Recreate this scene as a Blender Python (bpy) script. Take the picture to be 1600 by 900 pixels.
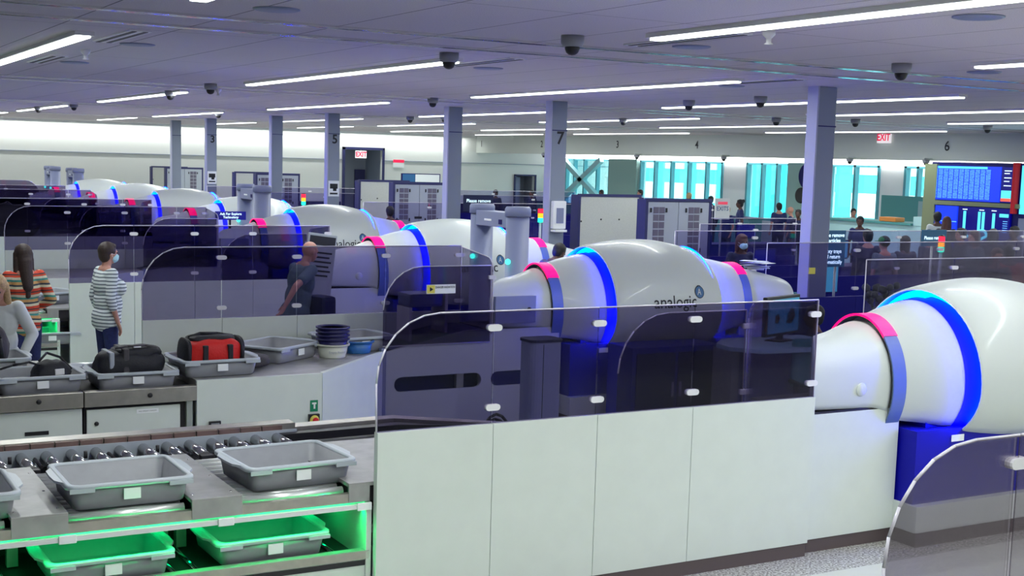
import bpy, bmesh, math, random
from math import sin, cos, pi, radians, sqrt
from mathutils import Vector, Matrix

random.seed(7)
SC = bpy.context.scene
for _o in list(bpy.data.objects):
    bpy.data.objects.remove(_o)
COL = SC.collection

# ------------------------------------------------------------------ camera
cam_d = bpy.data.cameras.new('camera')
cam_d.sensor_width = 36.0
cam_d.lens = 36.0 * 2065.13 / 1600.0
cam_d.shift_y = 56.0 / 1600.0
cam_d.clip_end = 400
cam = bpy.data.objects.new('camera', cam_d)
COL.objects.link(cam)
YAW, PIT, ROL = .51850, .1218, .0287
_f = Vector((sin(YAW) * cos(PIT), cos(YAW) * cos(PIT), -sin(PIT)))
_r0 = Vector((cos(YAW), -sin(YAW), 0))
_u0 = _r0.cross(_f)
_r = cos(ROL) * _r0 + sin(ROL) * _u0
_u = -sin(ROL) * _r0 + cos(ROL) * _u0
cam.matrix_world = Matrix(((_r.x, _u.x, -_f.x, 0), (_r.y, _u.y, -_f.y, 0), (_r.z, _u.z, -_f.z, 2.75), (0, 0, 0, 1)))
SC.camera = cam

# ------------------------------------------------------------------ light and exposure
SC.view_settings.view_transform = 'Standard'
SC.view_settings.look = 'None'
SC.view_settings.exposure = 0.68
SC.view_settings.gamma = 1.0
SC.view_settings.use_curve_mapping = False
SC.cycles.transparent_max_bounces = 48
SC.cycles.max_bounces = 8
SC.cycles.diffuse_bounces = 4
SC.cycles.sample_clamp_indirect = 6.0

SKY = (0.75, 0.98, 1.0)
SKY_STRENGTH = 3.2
LAMP_W = 60.0            # watts per ceiling strip
LAMP_COL = (0.95, 1.0, 0.97)
COVE_W = 220.0
BLUE = (0.0, 0.012, 1.0)

wd = bpy.data.worlds.new('sky')
SC.world = wd
wd.use_nodes = True
wd.node_tree.nodes['Background'].inputs[0].default_value = (*SKY, 1)
wd.node_tree.nodes['Background'].inputs[1].default_value = SKY_STRENGTH

# ------------------------------------------------------------------ materials
def mat(name, col, rough=.5, metal=0.0, emit=None, es=0.0, noise=0.0, nscale=30.0, spec=None, bump=0.0, coat=0.0):
    m = bpy.data.materials.new(name)
    m.use_nodes = True
    nt = m.node_tree
    b = nt.nodes['Principled BSDF']
    b.inputs['Base Color'].default_value = (*col, 1)
    b.inputs['Roughness'].default_value = rough
    b.inputs['Metallic'].default_value = metal
    if spec is not None:
        b.inputs['Specular IOR Level'].default_value = spec
    if coat:
        b.inputs['Coat Weight'].default_value = coat
    if emit:
        b.inputs['Emission Color'].default_value = (*emit, 1)
        b.inputs['Emission Strength'].default_value = es
    if noise or bump:
        tc = nt.nodes.new('ShaderNodeTexCoord')
        n = nt.nodes.new('ShaderNodeTexNoise')
        n.inputs['Scale'].default_value = nscale
        n.inputs['Detail'].default_value = 3
        nt.links.new(tc.outputs['Object'], n.inputs['Vector'])
        if noise:
            r = nt.nodes.new('ShaderNodeValToRGB')
            r.color_ramp.elements[0].position = .3
            r.color_ramp.elements[1].position = .7
            r.color_ramp.elements[0].color = (*[c * (1 - noise) for c in col], 1)
            r.color_ramp.elements[1].color = (*[min(1, c * (1 + noise)) for c in col], 1)
            nt.links.new(n.outputs['Fac'], r.inputs[0])
            nt.links.new(r.outputs[0], b.inputs['Base Color'])
        if bump:
            bp_ = nt.nodes.new('ShaderNodeBump')
            bp_.inputs['Strength'].default_value = bump
            bp_.inputs['Distance'].default_value = .01
            nt.links.new(n.outputs['Fac'], bp_.inputs['Height'])
            nt.links.new(bp_.outputs[0], b.inputs['Normal'])
    return m

def glass(name, tint, refl=.12):
    m = bpy.data.materials.new(name)
    m.use_nodes = True
    nt = m.node_tree
    nt.nodes.remove(nt.nodes['Principled BSDF'])
    out = nt.nodes['Material Output']
    tr = nt.nodes.new('ShaderNodeBsdfTransparent')
    tr.inputs[0].default_value = (*tint, 1)
    gl = nt.nodes.new('ShaderNodeBsdfGlossy')
    gl.inputs['Roughness'].default_value = .02
    fr = nt.nodes.new('ShaderNodeFresnel')
    fr.inputs[0].default_value = 1.35
    mx = nt.nodes.new('ShaderNodeMixShader')
    ml = nt.nodes.new('ShaderNodeMath')
    ml.operation = 'MULTIPLY'
    ml.inputs[1].default_value = refl * 5
    nt.links.new(fr.outputs[0], ml.inputs[0])
    nt.links.new(ml.outputs[0], mx.inputs[0])
    nt.links.new(tr.outputs[0], mx.inputs[1])
    nt.links.new(gl.outputs[0], mx.inputs[2])
    nt.links.new(mx.outputs[0], out.inputs[0])
    return m

def emis(name, col, s):
    m = bpy.data.materials.new(name)
    m.use_nodes = True
    nt = m.node_tree
    nt.nodes.remove(nt.nodes['Principled BSDF'])
    e = nt.nodes.new('ShaderNodeEmission')
    e.inputs[0].default_value = (*col, 1)
    e.inputs[1].default_value = s
    nt.links.new(e.outputs[0], nt.nodes['Material Output'].inputs[0])
    return m

def striped(name, cols, scale, axis=2, rough=.8, distort=0.0):
    """bands of constant colour across one object axis, like knitted stripes"""
    m = bpy.data.materials.new(name)
    m.use_nodes = True
    nt = m.node_tree
    b = nt.nodes['Principled BSDF']
    b.inputs['Roughness'].default_value = rough
    tc = nt.nodes.new('ShaderNodeTexCoord')
    sp = nt.nodes.new('ShaderNodeSeparateXYZ')
    nt.links.new(tc.outputs['Object'], sp.inputs[0])
    nz = nt.nodes.new('ShaderNodeTexNoise')
    nz.inputs['Scale'].default_value = 3.0
    nt.links.new(tc.outputs['Object'], nz.inputs['Vector'])
    a = nt.nodes.new('ShaderNodeMath'); a.operation = 'MULTIPLY_ADD'
    nt.links.new(nz.outputs['Fac'], a.inputs[0]); a.inputs[1].default_value = distort
    nt.links.new(sp.outputs[axis], a.inputs[2])
    f = nt.nodes.new('ShaderNodeMath'); f.operation = 'MULTIPLY'; f.inputs[1].default_value = scale
    nt.links.new(a.outputs[0], f.inputs[0])
    g = nt.nodes.new('ShaderNodeMath'); g.operation = 'FRACT'
    nt.links.new(f.outputs[0], g.inputs[0])
    r = nt.nodes.new('ShaderNodeValToRGB'); r.color_ramp.interpolation = 'CONSTANT'
    el = r.color_ramp.elements
    el[0].position = 0; el[0].color = (*cols[0][1], 1)
    el[1].position = cols[1][0]; el[1].color = (*cols[1][1], 1)
    for p, c in cols[2:]:
        e = el.new(p); e.color = (*c, 1)
    nt.links.new(g.outputs[0], r.inputs[0])
    nt.links.new(r.outputs[0], b.inputs['Base Color'])
    return m

M = dict(
    white=mat('white_laminate', (.66, .72, .68), .35, noise=.02, nscale=6),
    shell=mat('white_shell', (.58, .63, .62), .38, coat=.12),
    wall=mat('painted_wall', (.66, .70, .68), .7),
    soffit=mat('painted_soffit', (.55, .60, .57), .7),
    navy=mat('navy_paint', (.002, .002, .36), .5, spec=.25),
    navyd=mat('dark_navy_paint', (.003, .003, .11), .5, spec=.3),
    ring=mat('blue_grey_ring', (.10, .16, .32), .4),
    red=mat('red_light', (.9, .0, .12), .4, emit=(1, 0, .10), es=1.3),
    bluel=emis('blue_led', BLUE, 85.0),
    cyanl=emis('cyan_led', (0, .75, 1), 1.6),
    blueglow=mat('painted_blue_glow', (.0, .0, .12), .5, emit=(0, .0, 1), es=1.0),  # glow of the led light on the cones, put into the colour
    greenl=emis('green_led', (0, 1, .22), 55.0),
    gdot=emis('green_dot', (.05, 1, .7), 2.0),
    steel=mat('brushed_steel', (.46, .44, .40), .38, .85, noise=.12, nscale=9),
    chrome=mat('chrome', (.75, .75, .76), .15, 1.0),
    redbag=mat('red_nylon', (.62, .01, .008), .6, bump=.3, nscale=60),
    signb=mat('sign_blue', (.02, .12, .24), .5),
    navyb=mat('bright_navy_paint', (.003, .003, .17), .5, spec=.25),
    glmid=glass('grey_tinted_glass', (.72, .69, .74)),
    greenfill=emis('soft_green_fill', (0, 1, .22), 9.0),  # for the fill strip added under the pan
    brown=mat('brown_guide', (.20, .13, .12), .4, .5),
    rollerm=mat('satin_roller', (.80, .82, .82), .3, .55),
    plate=mat('worn_steel_plate', (.36, .36, .36), .45, .4, noise=.14, nscale=7),
    dark=mat('dark_rubber', (.018, .016, .022), .5),
    black=mat('black_plastic', (.008, .008, .012), .45),
    belt=mat('conveyor_belt', (.03, .025, .03), .7),
    grey=mat('grey_plastic', (.27, .28, .31), .45, noise=.05, nscale=14),
    rim=mat('grey_plastic_rim', (.45, .50, .55), .4),
    kick=mat('brown_kickplate', (.10, .075, .08), .45),
    alu=mat('aluminium', (.42, .46, .42), .4, .6),
    sticker=mat('white_sticker', (.85, .88, .9), .6),
    clip=mat('white_clip', (.75, .75, .78), .35),
    edge=mat('polished_glass_edge', (.62, .60, .68), .25),
    gl=glass('smoked_glass', (.52, .49, .62)),
    gllight=glass('light_smoked_glass', (.80, .78, .90)),
    winglass=glass('window_glass', (.86, 1.0, 1.0), .1),
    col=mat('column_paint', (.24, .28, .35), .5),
    colside=mat('column_side_lavender', (.42, .44, .60), .4),  # lavender, lighter than the shaft
    gate=mat('gate_grey', (.22, .25, .40), .45),
    lamp=emis('lamp_diffuser', (.93, 1, .96), 3.0),
    cabf=mat('cabinet_frame_navy', (.02, .024, .11), .5),
    cabp=mat('cabinet_panel_beige', (.52, .55, .50), .6, noise=.05, nscale=60),
    cabg=mat('cabinet_panel_grey', (.36, .40, .46), .5),
    grill=mat('vent_grille', (.12, .11, .16), .5),
    ink=mat('black_ink', (.01, .012, .02), .6),
    blueink=mat('blue_ink', (.02, .12, .30), .4),
    redink=mat('red_ink', (.75, .01, .06), .5, emit=(.9, .0, .08), es=.35),
    exitw=mat('exit_sign_face', (.85, .85, .85), .5, emit=(1, .9, .95), es=.35),
    green=mat('green_sign', (.0, .22, .10), .5),
    yellow=mat('yellow_label', (.75, .68, .12), .5),
    skin=mat('skin_light', (.50, .25, .19), .55),
    skind=mat('skin_dark', (.10, .045, .035), .55),
    hairb=mat('hair_dark_brown', (.030, .016, .014), .6, noise=.3, nscale=80),
    hairk=mat('hair_black', (.008, .007, .01), .6),
    hairbl=mat('hair_blonde', (.50, .33, .17), .6, noise=.25, nscale=60),
    hairr=mat('hair_reddish', (.07, .02, .02), .6, noise=.3, nscale=80),
    grn=mat('green_cap_cloth', (.03, .20, .06), .8),
    jeans=mat('blue_denim', (.012, .02, .10), .8, noise=.2, nscale=40),
    navyc=mat('navy_cloth', (.008, .012, .06), .8),
    uni=mat('officer_blue', (.010, .02, .12), .7),
    greyc=mat('grey_blue_cloth', (.10, .15, .19), .85),
    whitec=mat('white_cloth', (.62, .66, .66), .85),
    redc=mat('red_cloth', (.62, .01, .02), .8),
    mask=mat('face_mask', (.42, .72, .80), .7),
    tub=mat('blue_tub', (.03, .16, .45), .4),
    tubd=mat('navy_tub', (.015, .015, .10), .4),
    tubw=mat('white_tub', (.62, .64, .55), .5),
    bagk=mat('black_nylon', (.010, .011, .018), .65, bump=.3, nscale=60),
    bagg=mat('grey_nylon', (.055, .05, .06), .7, bump=.3, nscale=60),
    pier=mat('pier_paint', (.32, .50, .46), .7),
    band=emis('header_light', (1, 1, .97), 5.0),  # glow for the band added over the windows
    teal=mat('teal_panel', (.08, .30, .30), .6),
    cyanp=mat('cyan_panel', (.45, .72, .74), .5),
    screen=mat('screen_blue', (.0, .01, .3), .3, emit=(.005, .03, .55), es=1.0),
    screenk=mat('screen_dark', (.0, .0, .06), .3, emit=(.0, .0, .10), es=1.0),
    scrtext=emis('screen_text', (.12, .40, .95), 1.0),
    scrtextw=emis('screen_text_white', (.6, .85, 1), 1.2),
    scrred=emis('screen_red', (1, .12, .08), 1.0),
    scrcy=emis('screen_cyan', (.1, .7, .9), 1.0),
    montor=mat('monitor_screen', (.02, .06, .10), .3, emit=(.04, .22, .35), es=.7),
    olive=mat('olive_frame', (.22, .26, .14), .5),
    paper=mat('paper', (.8, .84, .86), .7),
    leaf=mat('dark_leaves', (.02, .03, .03), .6),
    wframe=mat('window_frame', (.10, .38, .45), .4),
    wwhite=mat('window_white_frame', (.88, .92, .92), .5),
    brace=mat('steel_brace', (.35, .62, .66), .4),
    bldc=mat('building_cyan', (.06, .80, .92), .5),
    bldw=mat('building_white', (.85, .92, .95), .6),
    bldt=mat('building_teal', (.02, .38, .50), .5),
    ground=mat('apron_concrete', (.6, .75, .78), .8),
    orange=mat('orange_plastic', (.7, .25, .05), .5),
    amber=emis('amber_lamp', (1, .35, .02), 1.5),
    redlamp=emis('red_lamp', (1, .02, .05), 1.5),
    greenlamp=emis('green_lamp', (.02, .9, .5), 1.5),
    silver=mat('silver_seal', (.30, .45, .48), .4, .3),
    wshirt=striped('white_shirt_grey_stripes', [(0, (.66, .72, .74)), (.62, (.13, .16, .20))], 26.0, 2, distort=.05),
    cshirt=striped('colour_stripe_knit', [(0, (.55, .05, .02)), (.16, (.62, .58, .40)), (.30, (.03, .04, .06)), (.40, (.50, .28, .10)), (.56, (.05, .25, .22)), (.68, (.62, .58, .45)), (.82, (.55, .06, .02)), (.93, (.03, .03, .04))], 5.5, 2, distort=.06),
)

# floor: speckled terrazzo with lighter bands
def floor_mat():
    m = bpy.data.materials.new('terrazzo')
    m.use_nodes = True
    nt = m.node_tree
    b = nt.nodes['Principled BSDF']
    b.inputs['Roughness'].default_value = .25
    tc = nt.nodes.new('ShaderNodeTexCoord')
    n = nt.nodes.new('ShaderNodeTexNoise'); n.inputs['Scale'].default_value = 60; n.inputs['Detail'].default_value = 4
    nt.links.new(tc.outputs['Object'], n.inputs['Vector'])
    r = nt.nodes.new('ShaderNodeValToRGB')
    r.color_ramp.elements[0].position = .40; r.color_ramp.elements[0].color = (.20, .19, .18, 1)
    r.color_ramp.elements[1].position = .60; r.color_ramp.elements[1].color = (.60, .60, .55, 1)
    nt.links.new(n.outputs['Fac'], r.inputs[0])
    sp = nt.nodes.new('ShaderNodeSeparateXYZ'); nt.links.new(tc.outputs['Object'], sp.inputs[0])
    # pale band across Y between 5.0 and 6.1, repeated every 4.85 m
    a = nt.nodes.new('ShaderNodeMath'); a.operation = 'MULTIPLY_ADD'; a.inputs[1].default_value = 1 / 4.85; a.inputs[2].default_value = -4.75 / 4.85 + 10
    nt.links.new(sp.outputs[1], a.inputs[0])
    fr = nt.nodes.new('ShaderNodeMath'); fr.operation = 'FRACT'; nt.links.new(a.outputs[0], fr.inputs[0])
    lt = nt.nodes.new('ShaderNodeMath'); lt.operation = 'LESS_THAN'; lt.inputs[1].default_value = .38
    nt.links.new(fr.outputs[0], lt.inputs[0])
    mx = nt.nodes.new('ShaderNodeMix'); mx.data_type = 'RGBA'
    nt.links.new(lt.outputs[0], mx.inputs[0]); nt.links.new(r.outputs[0], mx.inputs[6]); mx.inputs[7].default_value = (.60, .62, .55, 1)
    nt.links.new(mx.outputs[2], b.inputs['Base Color'])
    return m

def ceiling_mat():
    m = bpy.data.materials.new('ceiling_tiles')
    m.use_nodes = True
    nt = m.node_tree
    b = nt.nodes['Principled BSDF']
    b.inputs['Roughness'].default_value = .8
    tc = nt.nodes.new('ShaderNodeTexCoord')
    sp = nt.nodes.new('ShaderNodeSeparateXYZ'); nt.links.new(tc.outputs['Object'], sp.inputs[0])
    def line(axis, per, off, w):
        a = nt.nodes.new('ShaderNodeMath'); a.operation = 'MULTIPLY_ADD'; a.inputs[1].default_value = 1 / per; a.inputs[2].default_value = off / per + 20
        nt.links.new(sp.outputs[axis], a.inputs[0])
        fr = nt.nodes.new('ShaderNodeMath'); fr.operation = 'FRACT'; nt.links.new(a.outputs[0], fr.inputs[0])
        lt = nt.nodes.new('ShaderNodeMath'); lt.operation = 'LESS_THAN'; lt.inputs[1].default_value = w / per
        nt.links.new(fr.outputs[0], lt.inputs[0])
        return lt
    l1 = line(0, .93, -.40, .012)
    l2 = line(1, 3.72, -.6, .010)
    mxx = nt.nodes.new('ShaderNodeMath'); mxx.operation = 'MAXIMUM'
    nt.links.new(l1.outputs[0], mxx.inputs[0]); nt.links.new(l2.outputs[0], mxx.inputs[1])
    n = nt.nodes.new('ShaderNodeTexNoise'); n.inputs['Scale'].default_value = 120
    nt.links.new(tc.outputs['Object'], n.inputs['Vector'])
    r = nt.nodes.new('ShaderNodeValToRGB')
    r.color_ramp.elements[0].position = .35; r.color_ramp.elements[0].color = (.50, .46, .52, 1)
    r.color_ramp.elements[1].position = .65; r.color_ramp.elements[1].color = (.64, .59, .65, 1)
    nt.links.new(n.outputs['Fac'], r.inputs[0])
    mx = nt.nodes.new('ShaderNodeMix'); mx.data_type = 'RGBA'
    nt.links.new(mxx.outputs[0], mx.inputs[0]); nt.links.new(r.outputs[0], mx.inputs[6]); mx.inputs[7].default_value = (.09, .08, .11, 1)
    nt.links.new(mx.outputs[2], b.inputs['Base Color'])
    return m
M['floor'] = floor_mat()
M['ceil'] = ceiling_mat()

# ------------------------------------------------------------------ builders
def tag(o, label=None, cat=None, group=None, kind=None):
    if label: o['label'] = label
    if cat: o['category'] = cat
    if group: o['group'] = group
    if kind: o['kind'] = kind
    return o

def empty(name, loc=(0, 0, 0), rz=0.0, label=None, cat=None, group=None):
    o = bpy.data.objects.new(name, None)
    o.empty_display_size = .2
    COL.objects.link(o)
    o.location = loc
    o.rotation_euler = (0, 0, rz)
    return tag(o, label, cat, group)

class MB:
    def __init__(s):
        s.bm = bmesh.new()
        s.n = 0
        s.mats = []
    def mi(s, m):
        if m is None: return 0
        if m not in s.mats: s.mats.append(m)
        return s.mats.index(m)
    def box(s, x0, x1, y0, y1, z0, z1, m=None, bev=0.0, T=None):
        v = [s.bm.verts.new((x, y, z)) for z in (z0, z1) for (x, y) in ((x0, y0), (x1, y0), (x1, y1), (x0, y1))]
        fs = [(3, 2, 1, 0), (4, 5, 6, 7), (0, 1, 5, 4), (1, 2, 6, 5), (2, 3, 7, 6), (3, 0, 4, 7)]
        F = [s.bm.faces.new([v[i] for i in f]) for f in fs]
        for f in F: f.material_index = s.mi(m)
        if bev > 0:
            ed = list({e for f in F for e in f.edges})
            r = bmesh.ops.bevel(s.bm, geom=ed, offset=bev, segments=2, affect='EDGES', profile=.6)
            v = list({w for f in r['faces'] for w in f.verts} | {w for w in v if w.is_valid})
            for f in r['faces']: f.material_index = s.mi(m)
        if T is not None:
            bmesh.ops.transform(s.bm, matrix=T, verts=[w for w in v if w.is_valid])
        return s
    def tube(s, p0, p1, r0, r1=None, m=None, seg=12, cap=True):
        r1 = r0 if r1 is None else r1
        p0, p1 = Vector(p0), Vector(p1)
        d = (p1 - p0).normalized()
        a = d.orthogonal().normalized(); b = d.cross(a)
        A = [s.bm.verts.new(p0 + r0 * (cos(t) * a + sin(t) * b)) for t in [2 * pi * i / seg for i in range(seg)]]
        B = [s.bm.verts.new(p1 + r1 * (cos(t) * a + sin(t) * b)) for t in [2 * pi * i / seg for i in range(seg)]]
        for i in range(seg):
            f = s.bm.faces.new((A[i], A[(i + 1) % seg], B[(i + 1) % seg], B[i])); f.smooth = True; f.material_index = s.mi(m)
        if cap:
            s.bm.faces.new(A[::-1]).material_index = s.mi(m)
            s.bm.faces.new(B).material_index = s.mi(m)
        return s
    def path(s, pts, r, m=None, seg=8):
        for i in range(len(pts) - 1):
            s.tube(pts[i], pts[i + 1], r, m=m, seg=seg)
        return s
    def loft(s, rings, m=None, closed=True, cap=True, smooth=True):
        R = [[s.bm.verts.new(p) for p in r] for r in rings]
        n = len(R[0])
        for a, b in zip(R, R[1:]):
            for i in range(n if closed else n - 1):
                j = (i + 1) % n
                f = s.bm.faces.new((a[i], a[j], b[j], b[i])); f.smooth = smooth; f.material_index = s.mi(m)
        if cap and closed:
            s.bm.faces.new(R[0][::-1]).material_index = s.mi(m)
            s.bm.faces.new(R[-1]).material_index = s.mi(m)
        return s
    def lathe(s, c, prof, m=None, seg=24, axis='z', sx=1.0, sy=1.0):
        rings = []
        for (r, h) in prof:
            ring = []
            for i in range(seg):
                t = 2 * pi * i / seg
                if axis == 'z': p = (c[0] + r * cos(t) * sx, c[1] + r * sin(t) * sy, c[2] + h)
                elif axis == 'y': p = (c[0] + r * cos(t) * sx, c[1] + h, c[2] + r * sin(t) * sy)
                else: p = (c[0] + h, c[1] + r * cos(t) * sx, c[2] + r * sin(t) * sy)
                ring.append(p)
            rings.append(ring)
        return s.loft(rings, m)
    def ball(s, c, r, m=None, seg=12, sc=(1, 1, 1), T=None):
        mt = Matrix.Translation(c) @ Matrix.Diagonal((r * sc[0], r * sc[1], r * sc[2], 1))
        if T is not None: mt = Matrix.Translation(c) @ T @ Matrix.Diagonal((r * sc[0], r * sc[1], r * sc[2], 1))
        nv = max(6, seg // 2 + 2)
        R = []
        for j in range(1, nv):
            ph = pi * j / nv
            R.append([s.bm.verts.new(mt @ Vector((sin(ph) * cos(2 * pi * i / seg), sin(ph) * sin(2 * pi * i / seg), cos(ph)))) for i in range(seg)])
        top, bot = s.bm.verts.new(mt @ Vector((0, 0, 1))), s.bm.verts.new(mt @ Vector((0, 0, -1)))
        k = s.mi(m)
        for i in range(seg):
            j = (i + 1) % seg
            fs = [s.bm.faces.new((top, R[0][i], R[0][j])), s.bm.faces.new((bot, R[-1][j], R[-1][i]))]
            for a, b in zip(R, R[1:]): fs.append(s.bm.faces.new((a[i], b[i], b[j], a[j])))
            for f in fs: f.smooth = True; f.material_index = k
        return s
    def prism(s, pts, h0, h1, axis='y', m=None, holes=None):
        """extrude polygon in the plane perpendicular to axis"""
        def P(a, b, h):
            return {'y': (a, h, b), 'z': (a, b, h), 'x': (h, a, b)}[axis]
        if not holes:
            A = [s.bm.verts.new(P(a, b, h0)) for a, b in pts]
            B = [s.bm.verts.new(P(a, b, h1)) for a, b in pts]
            n = len(pts)
            fs = [s.bm.faces.new(A), s.bm.faces.new(B[::-1])]
            for i in range(n):
                fs.append(s.bm.faces.new((A[(i + 1) % n], A[i], B[i], B[(i + 1) % n])))
            for f in fs: f.material_index = s.mi(m)
            return s
        ed = []
        loops = [pts] + holes
        for h in (h0, h1):
            eds = []
            for lp in loops:
                vs = [s.bm.verts.new(P(a, b, h)) for a, b in lp]
                for i in range(len(vs)):
                    eds.append(s.bm.edges.new((vs[i], vs[(i + 1) % len(vs)])))
                ed.append(vs)
            r = bmesh.ops.triangle_fill(s.bm, use_beauty=True, edges=eds)
            for g in r['geom']:
                if isinstance(g, bmesh.types.BMFace): g.material_index = s.mi(m)
        k = len(loops)
        for li in range(k):
            a, b = ed[li], ed[li + k]
            for i in range(len(a)):
                j = (i + 1) % len(a)
                s.bm.faces.new((a[i], a[j], b[j], b[i])).material_index = s.mi(m)
        return s
    def build(s, name, m=None, parent=None, loc=(0, 0, 0), rz=0.0):
        bmesh.ops.recalc_face_normals(s.bm, faces=s.bm.faces[:])
        me = bpy.data.meshes.new(name)
        s.bm.to_mesh(me); s.bm.free()
        if s.mats:
            for q in s.mats: me.materials.append(q)
        elif m: me.materials.append(m)
        o = bpy.data.objects.new(name, me)
        COL.objects.link(o)
        o.parent = parent
        o.location = loc
        o.rotation_euler = (0, 0, rz)
        return o

def kids(o): return list(o.children)
def copy_tree(o, parent=None, **kw):
    c = o.copy(); COL.objects.link(c); c.parent = parent
    for ch in kids(o): copy_tree(ch, c)
    for k, v in kw.items():
        if k == 'label': c['label'] = v
        elif k == 'loc': c.location = v
        elif k == 'rz': c.rotation_euler = (0, 0, v)
        elif k == 'group': c['group'] = v
    return c

_tx = {}
def text_pts(body, size, bold=0.0):
    cu = bpy.data.curves.new('writing', 'FONT')
    cu.body = body; cu.size = size; cu.offset = bold; cu.align_x = 'CENTER'; cu.align_y = 'CENTER'
    cu.resolution_u = 3; cu.space_line = 1.0
    o = bpy.data.objects.new('writing', cu)
    COL.objects.link(o)
    bpy.context.view_layer.update()
    me = bpy.data.meshes.new_from_object(o.evaluated_get(bpy.context.evaluated_depsgraph_get()))
    bpy.data.objects.remove(o); bpy.data.curves.remove(cu)
    return me
def text(body, size, parent, fn, m, name='lettering', bold=0.0, ex=.003):
    """flat lettering; fn maps (u,v) in metres to a point"""
    me = text_pts(body, size, bold)
    me.name = name
    for v in me.vertices:
        v.co = Vector(fn(v.co.x, v.co.y))
    me.materials.clear(); me.materials.append(m)
    o = bpy.data.objects.new(name, me)
    COL.objects.link(o); o.parent = parent
    return o

def arc(cx, cz, r, a0, a1, n=8):
    return [(cx + r * cos(radians(a0 + (a1 - a0) * i / n)), cz + r * sin(radians(a0 + (a1 - a0) * i / n))) for i in range(n + 1)]
def capsule2d(x0, x1, z0, z1, n=10):
    r = (z1 - z0) / 2; zc = (z0 + z1) / 2
    return arc(x1 - r, zc, r, -90, 90, n) + arc(x0 + r, zc, r, 90, 270, n)
def rrect(x0, x1, z0, z1, r, n=4):
    return arc(x1 - r, z0 + r, r, -90, 0, n) + arc(x1 - r, z1 - r, r, 0, 90, n) + arc(x0 + r, z1 - r, r, 90, 180, n) + arc(x0 + r, z0 + r, r, 180, 270, n)

# ------------------------------------------------------------------ setting
HC = 3.8
XW = 31.0
def struct(name, mb, m=None):
    o = mb.build(name, m); o['kind'] = 'structure'; return o
struct('floor', MB().box(-8, 36, -6, 52, -.2, 0), M['floor'])
struct('ceiling', MB().box(-8, 34.3, -6, 52, HC, HC + .2), M['ceil'])
struct('wall_left', MB().box(-8.2, -8, -6, 52, 0, HC), M['wall'])
struct('wall_front', MB().box(-8, 34.3, -6.2, -6, 0, HC), M['wall'])
# back wall, with two recesses (doorways)
wb = MB()
wb.prism([(-8, 0), (34.3, 0), (34.3, HC), (-8, HC)], 50.5, 50.7, 'y', holes=[[(20.75, .001), (20.75, 3.07), (22.42, 3.07), (22.42, .001)], [(28.76, .001), (28.76, 2.16), (29.74, 2.16), (29.74, .001)]])
struct('wall_back', wb, M['wall'])
hall = MB()
hall.box(20.75, 22.42, 52.2, 52.3, 0, 3.1).box(20.65, 20.75, 50.7, 52.3, 0, 3.1).box(22.42, 22.52, 50.7, 52.3, 0, 3.1).box(20.65, 22.52, 50.7, 52.3, 3.07, 3.17)
hall.box(28.66, 29.84, 51.4, 51.5, 0, 2.3).box(28.66, 28.76, 50.7, 51.5, 0, 2.3).box(29.74, 29.84, 50.7, 51.5, 0, 2.3).box(28.66, 29.84, 50.7, 51.5, 2.16, 2.26)
struct('wall_recess', hall, M['col'])
struct('trim_1', MB().box(-8, 20.75, 50.46, 50.5, 2.64, 2.67).box(22.42, 34, 50.46, 50.5, 2.64, 2.67), M['col'])
struct('trim_2', MB().box(-8, 20.6, 50.44, 50.5, 0, .95).box(22.6, 28.6, 50.44, 50.5, 0, .95), M['cabf'])
d = MB(); d.box(20.8, 21.05, 52.12, 52.2, 0, 2.3).box(21.9, 22.36, 52.12, 52.2, 0, 2.25)
struct('door_1', d, M['cabf'])
d = MB(); d.box(28.8, 29.25, 50.9, 50.95, 0, 2.1)
struct('door_2', d, M['gate'])
struct('trim_3', MB().box(20.65, 20.75, 50.42, 50.5, 0, 3.17).box(22.42, 22.5, 50.42, 50.5, 0, 3.17).box(20.65, 22.5, 50.42, 50.5, 3.07, 3.17), M['cabf'])
struct('trim_4', MB().box(28.7, 28.76, 50.42, 50.5, 0, 2.22).box(29.74, 29.8, 50.42, 50.5, 0, 2.22).box(28.7, 29.8, 50.42, 50.5, 2.16, 2.22), M['cabf'])
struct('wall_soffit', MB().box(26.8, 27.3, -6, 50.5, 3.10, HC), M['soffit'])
# window wall
pn = [(-6, 0), (50.5, 0), (50.5, HC), (-6, HC)]
wins = [(46.4, 49.9), (38.9, 44.2), (35.25, 37.55), (31.0, 33.3), (28.95, 29.95), (22.0, 28.2), (12.0, 21.0)]
hol = [[(a, .95), (a, 2.97), (b, 2.97), (b, .95)] for a, b in wins]
struct('wall_right', MB().prism(pn, XW, XW + .25, 'x', holes=hol), M['wwhite'])
tag(MB().box(30.86, 30.99, -5.9, 50.4, 2.99, 3.2, bev=.01).build('window_header_light', M['band']), 'long bright glow band added above the row of windows', 'header glow')  # added glowing band over the windows, brightened to light the wall
struct('wall_pier', MB().box(30.85, 31, 33.6, 35.2, 0, 3.0), M['pier'])
struct('wall_pier_2', MB().box(30.85, 31, 44.3, 46.3, 0, 3.0), M['pier'])
mull = {0: [47.4, 48.4, 49.2], 1: [39.9, 41.0, 42.1, 43.2], 2: [35.9, 36.7], 3: [32.1], 4: [29.4], 5: [23.5, 25, 26.6], 6: [14, 16, 18, 20]}
for i, (a, b) in enumerate(wins):
    w = MB()
    for y in [a + .04, b - .04] + mull[i]:
        w.box(XW - .05, XW + .12, y - .05, y + .05, .95, 2.97)
    w.box(XW - .05, XW + .12, a, b, 2.90, 2.97).box(XW - .05, XW + .12, a, b, .95, 1.03)
    wo = struct('window_%d' % (i + 1), w, M['wframe'])
    MB().box(XW + .13, XW + .15, a, b, .95, 2.97).build('pane', M['winglass'], wo)
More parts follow.
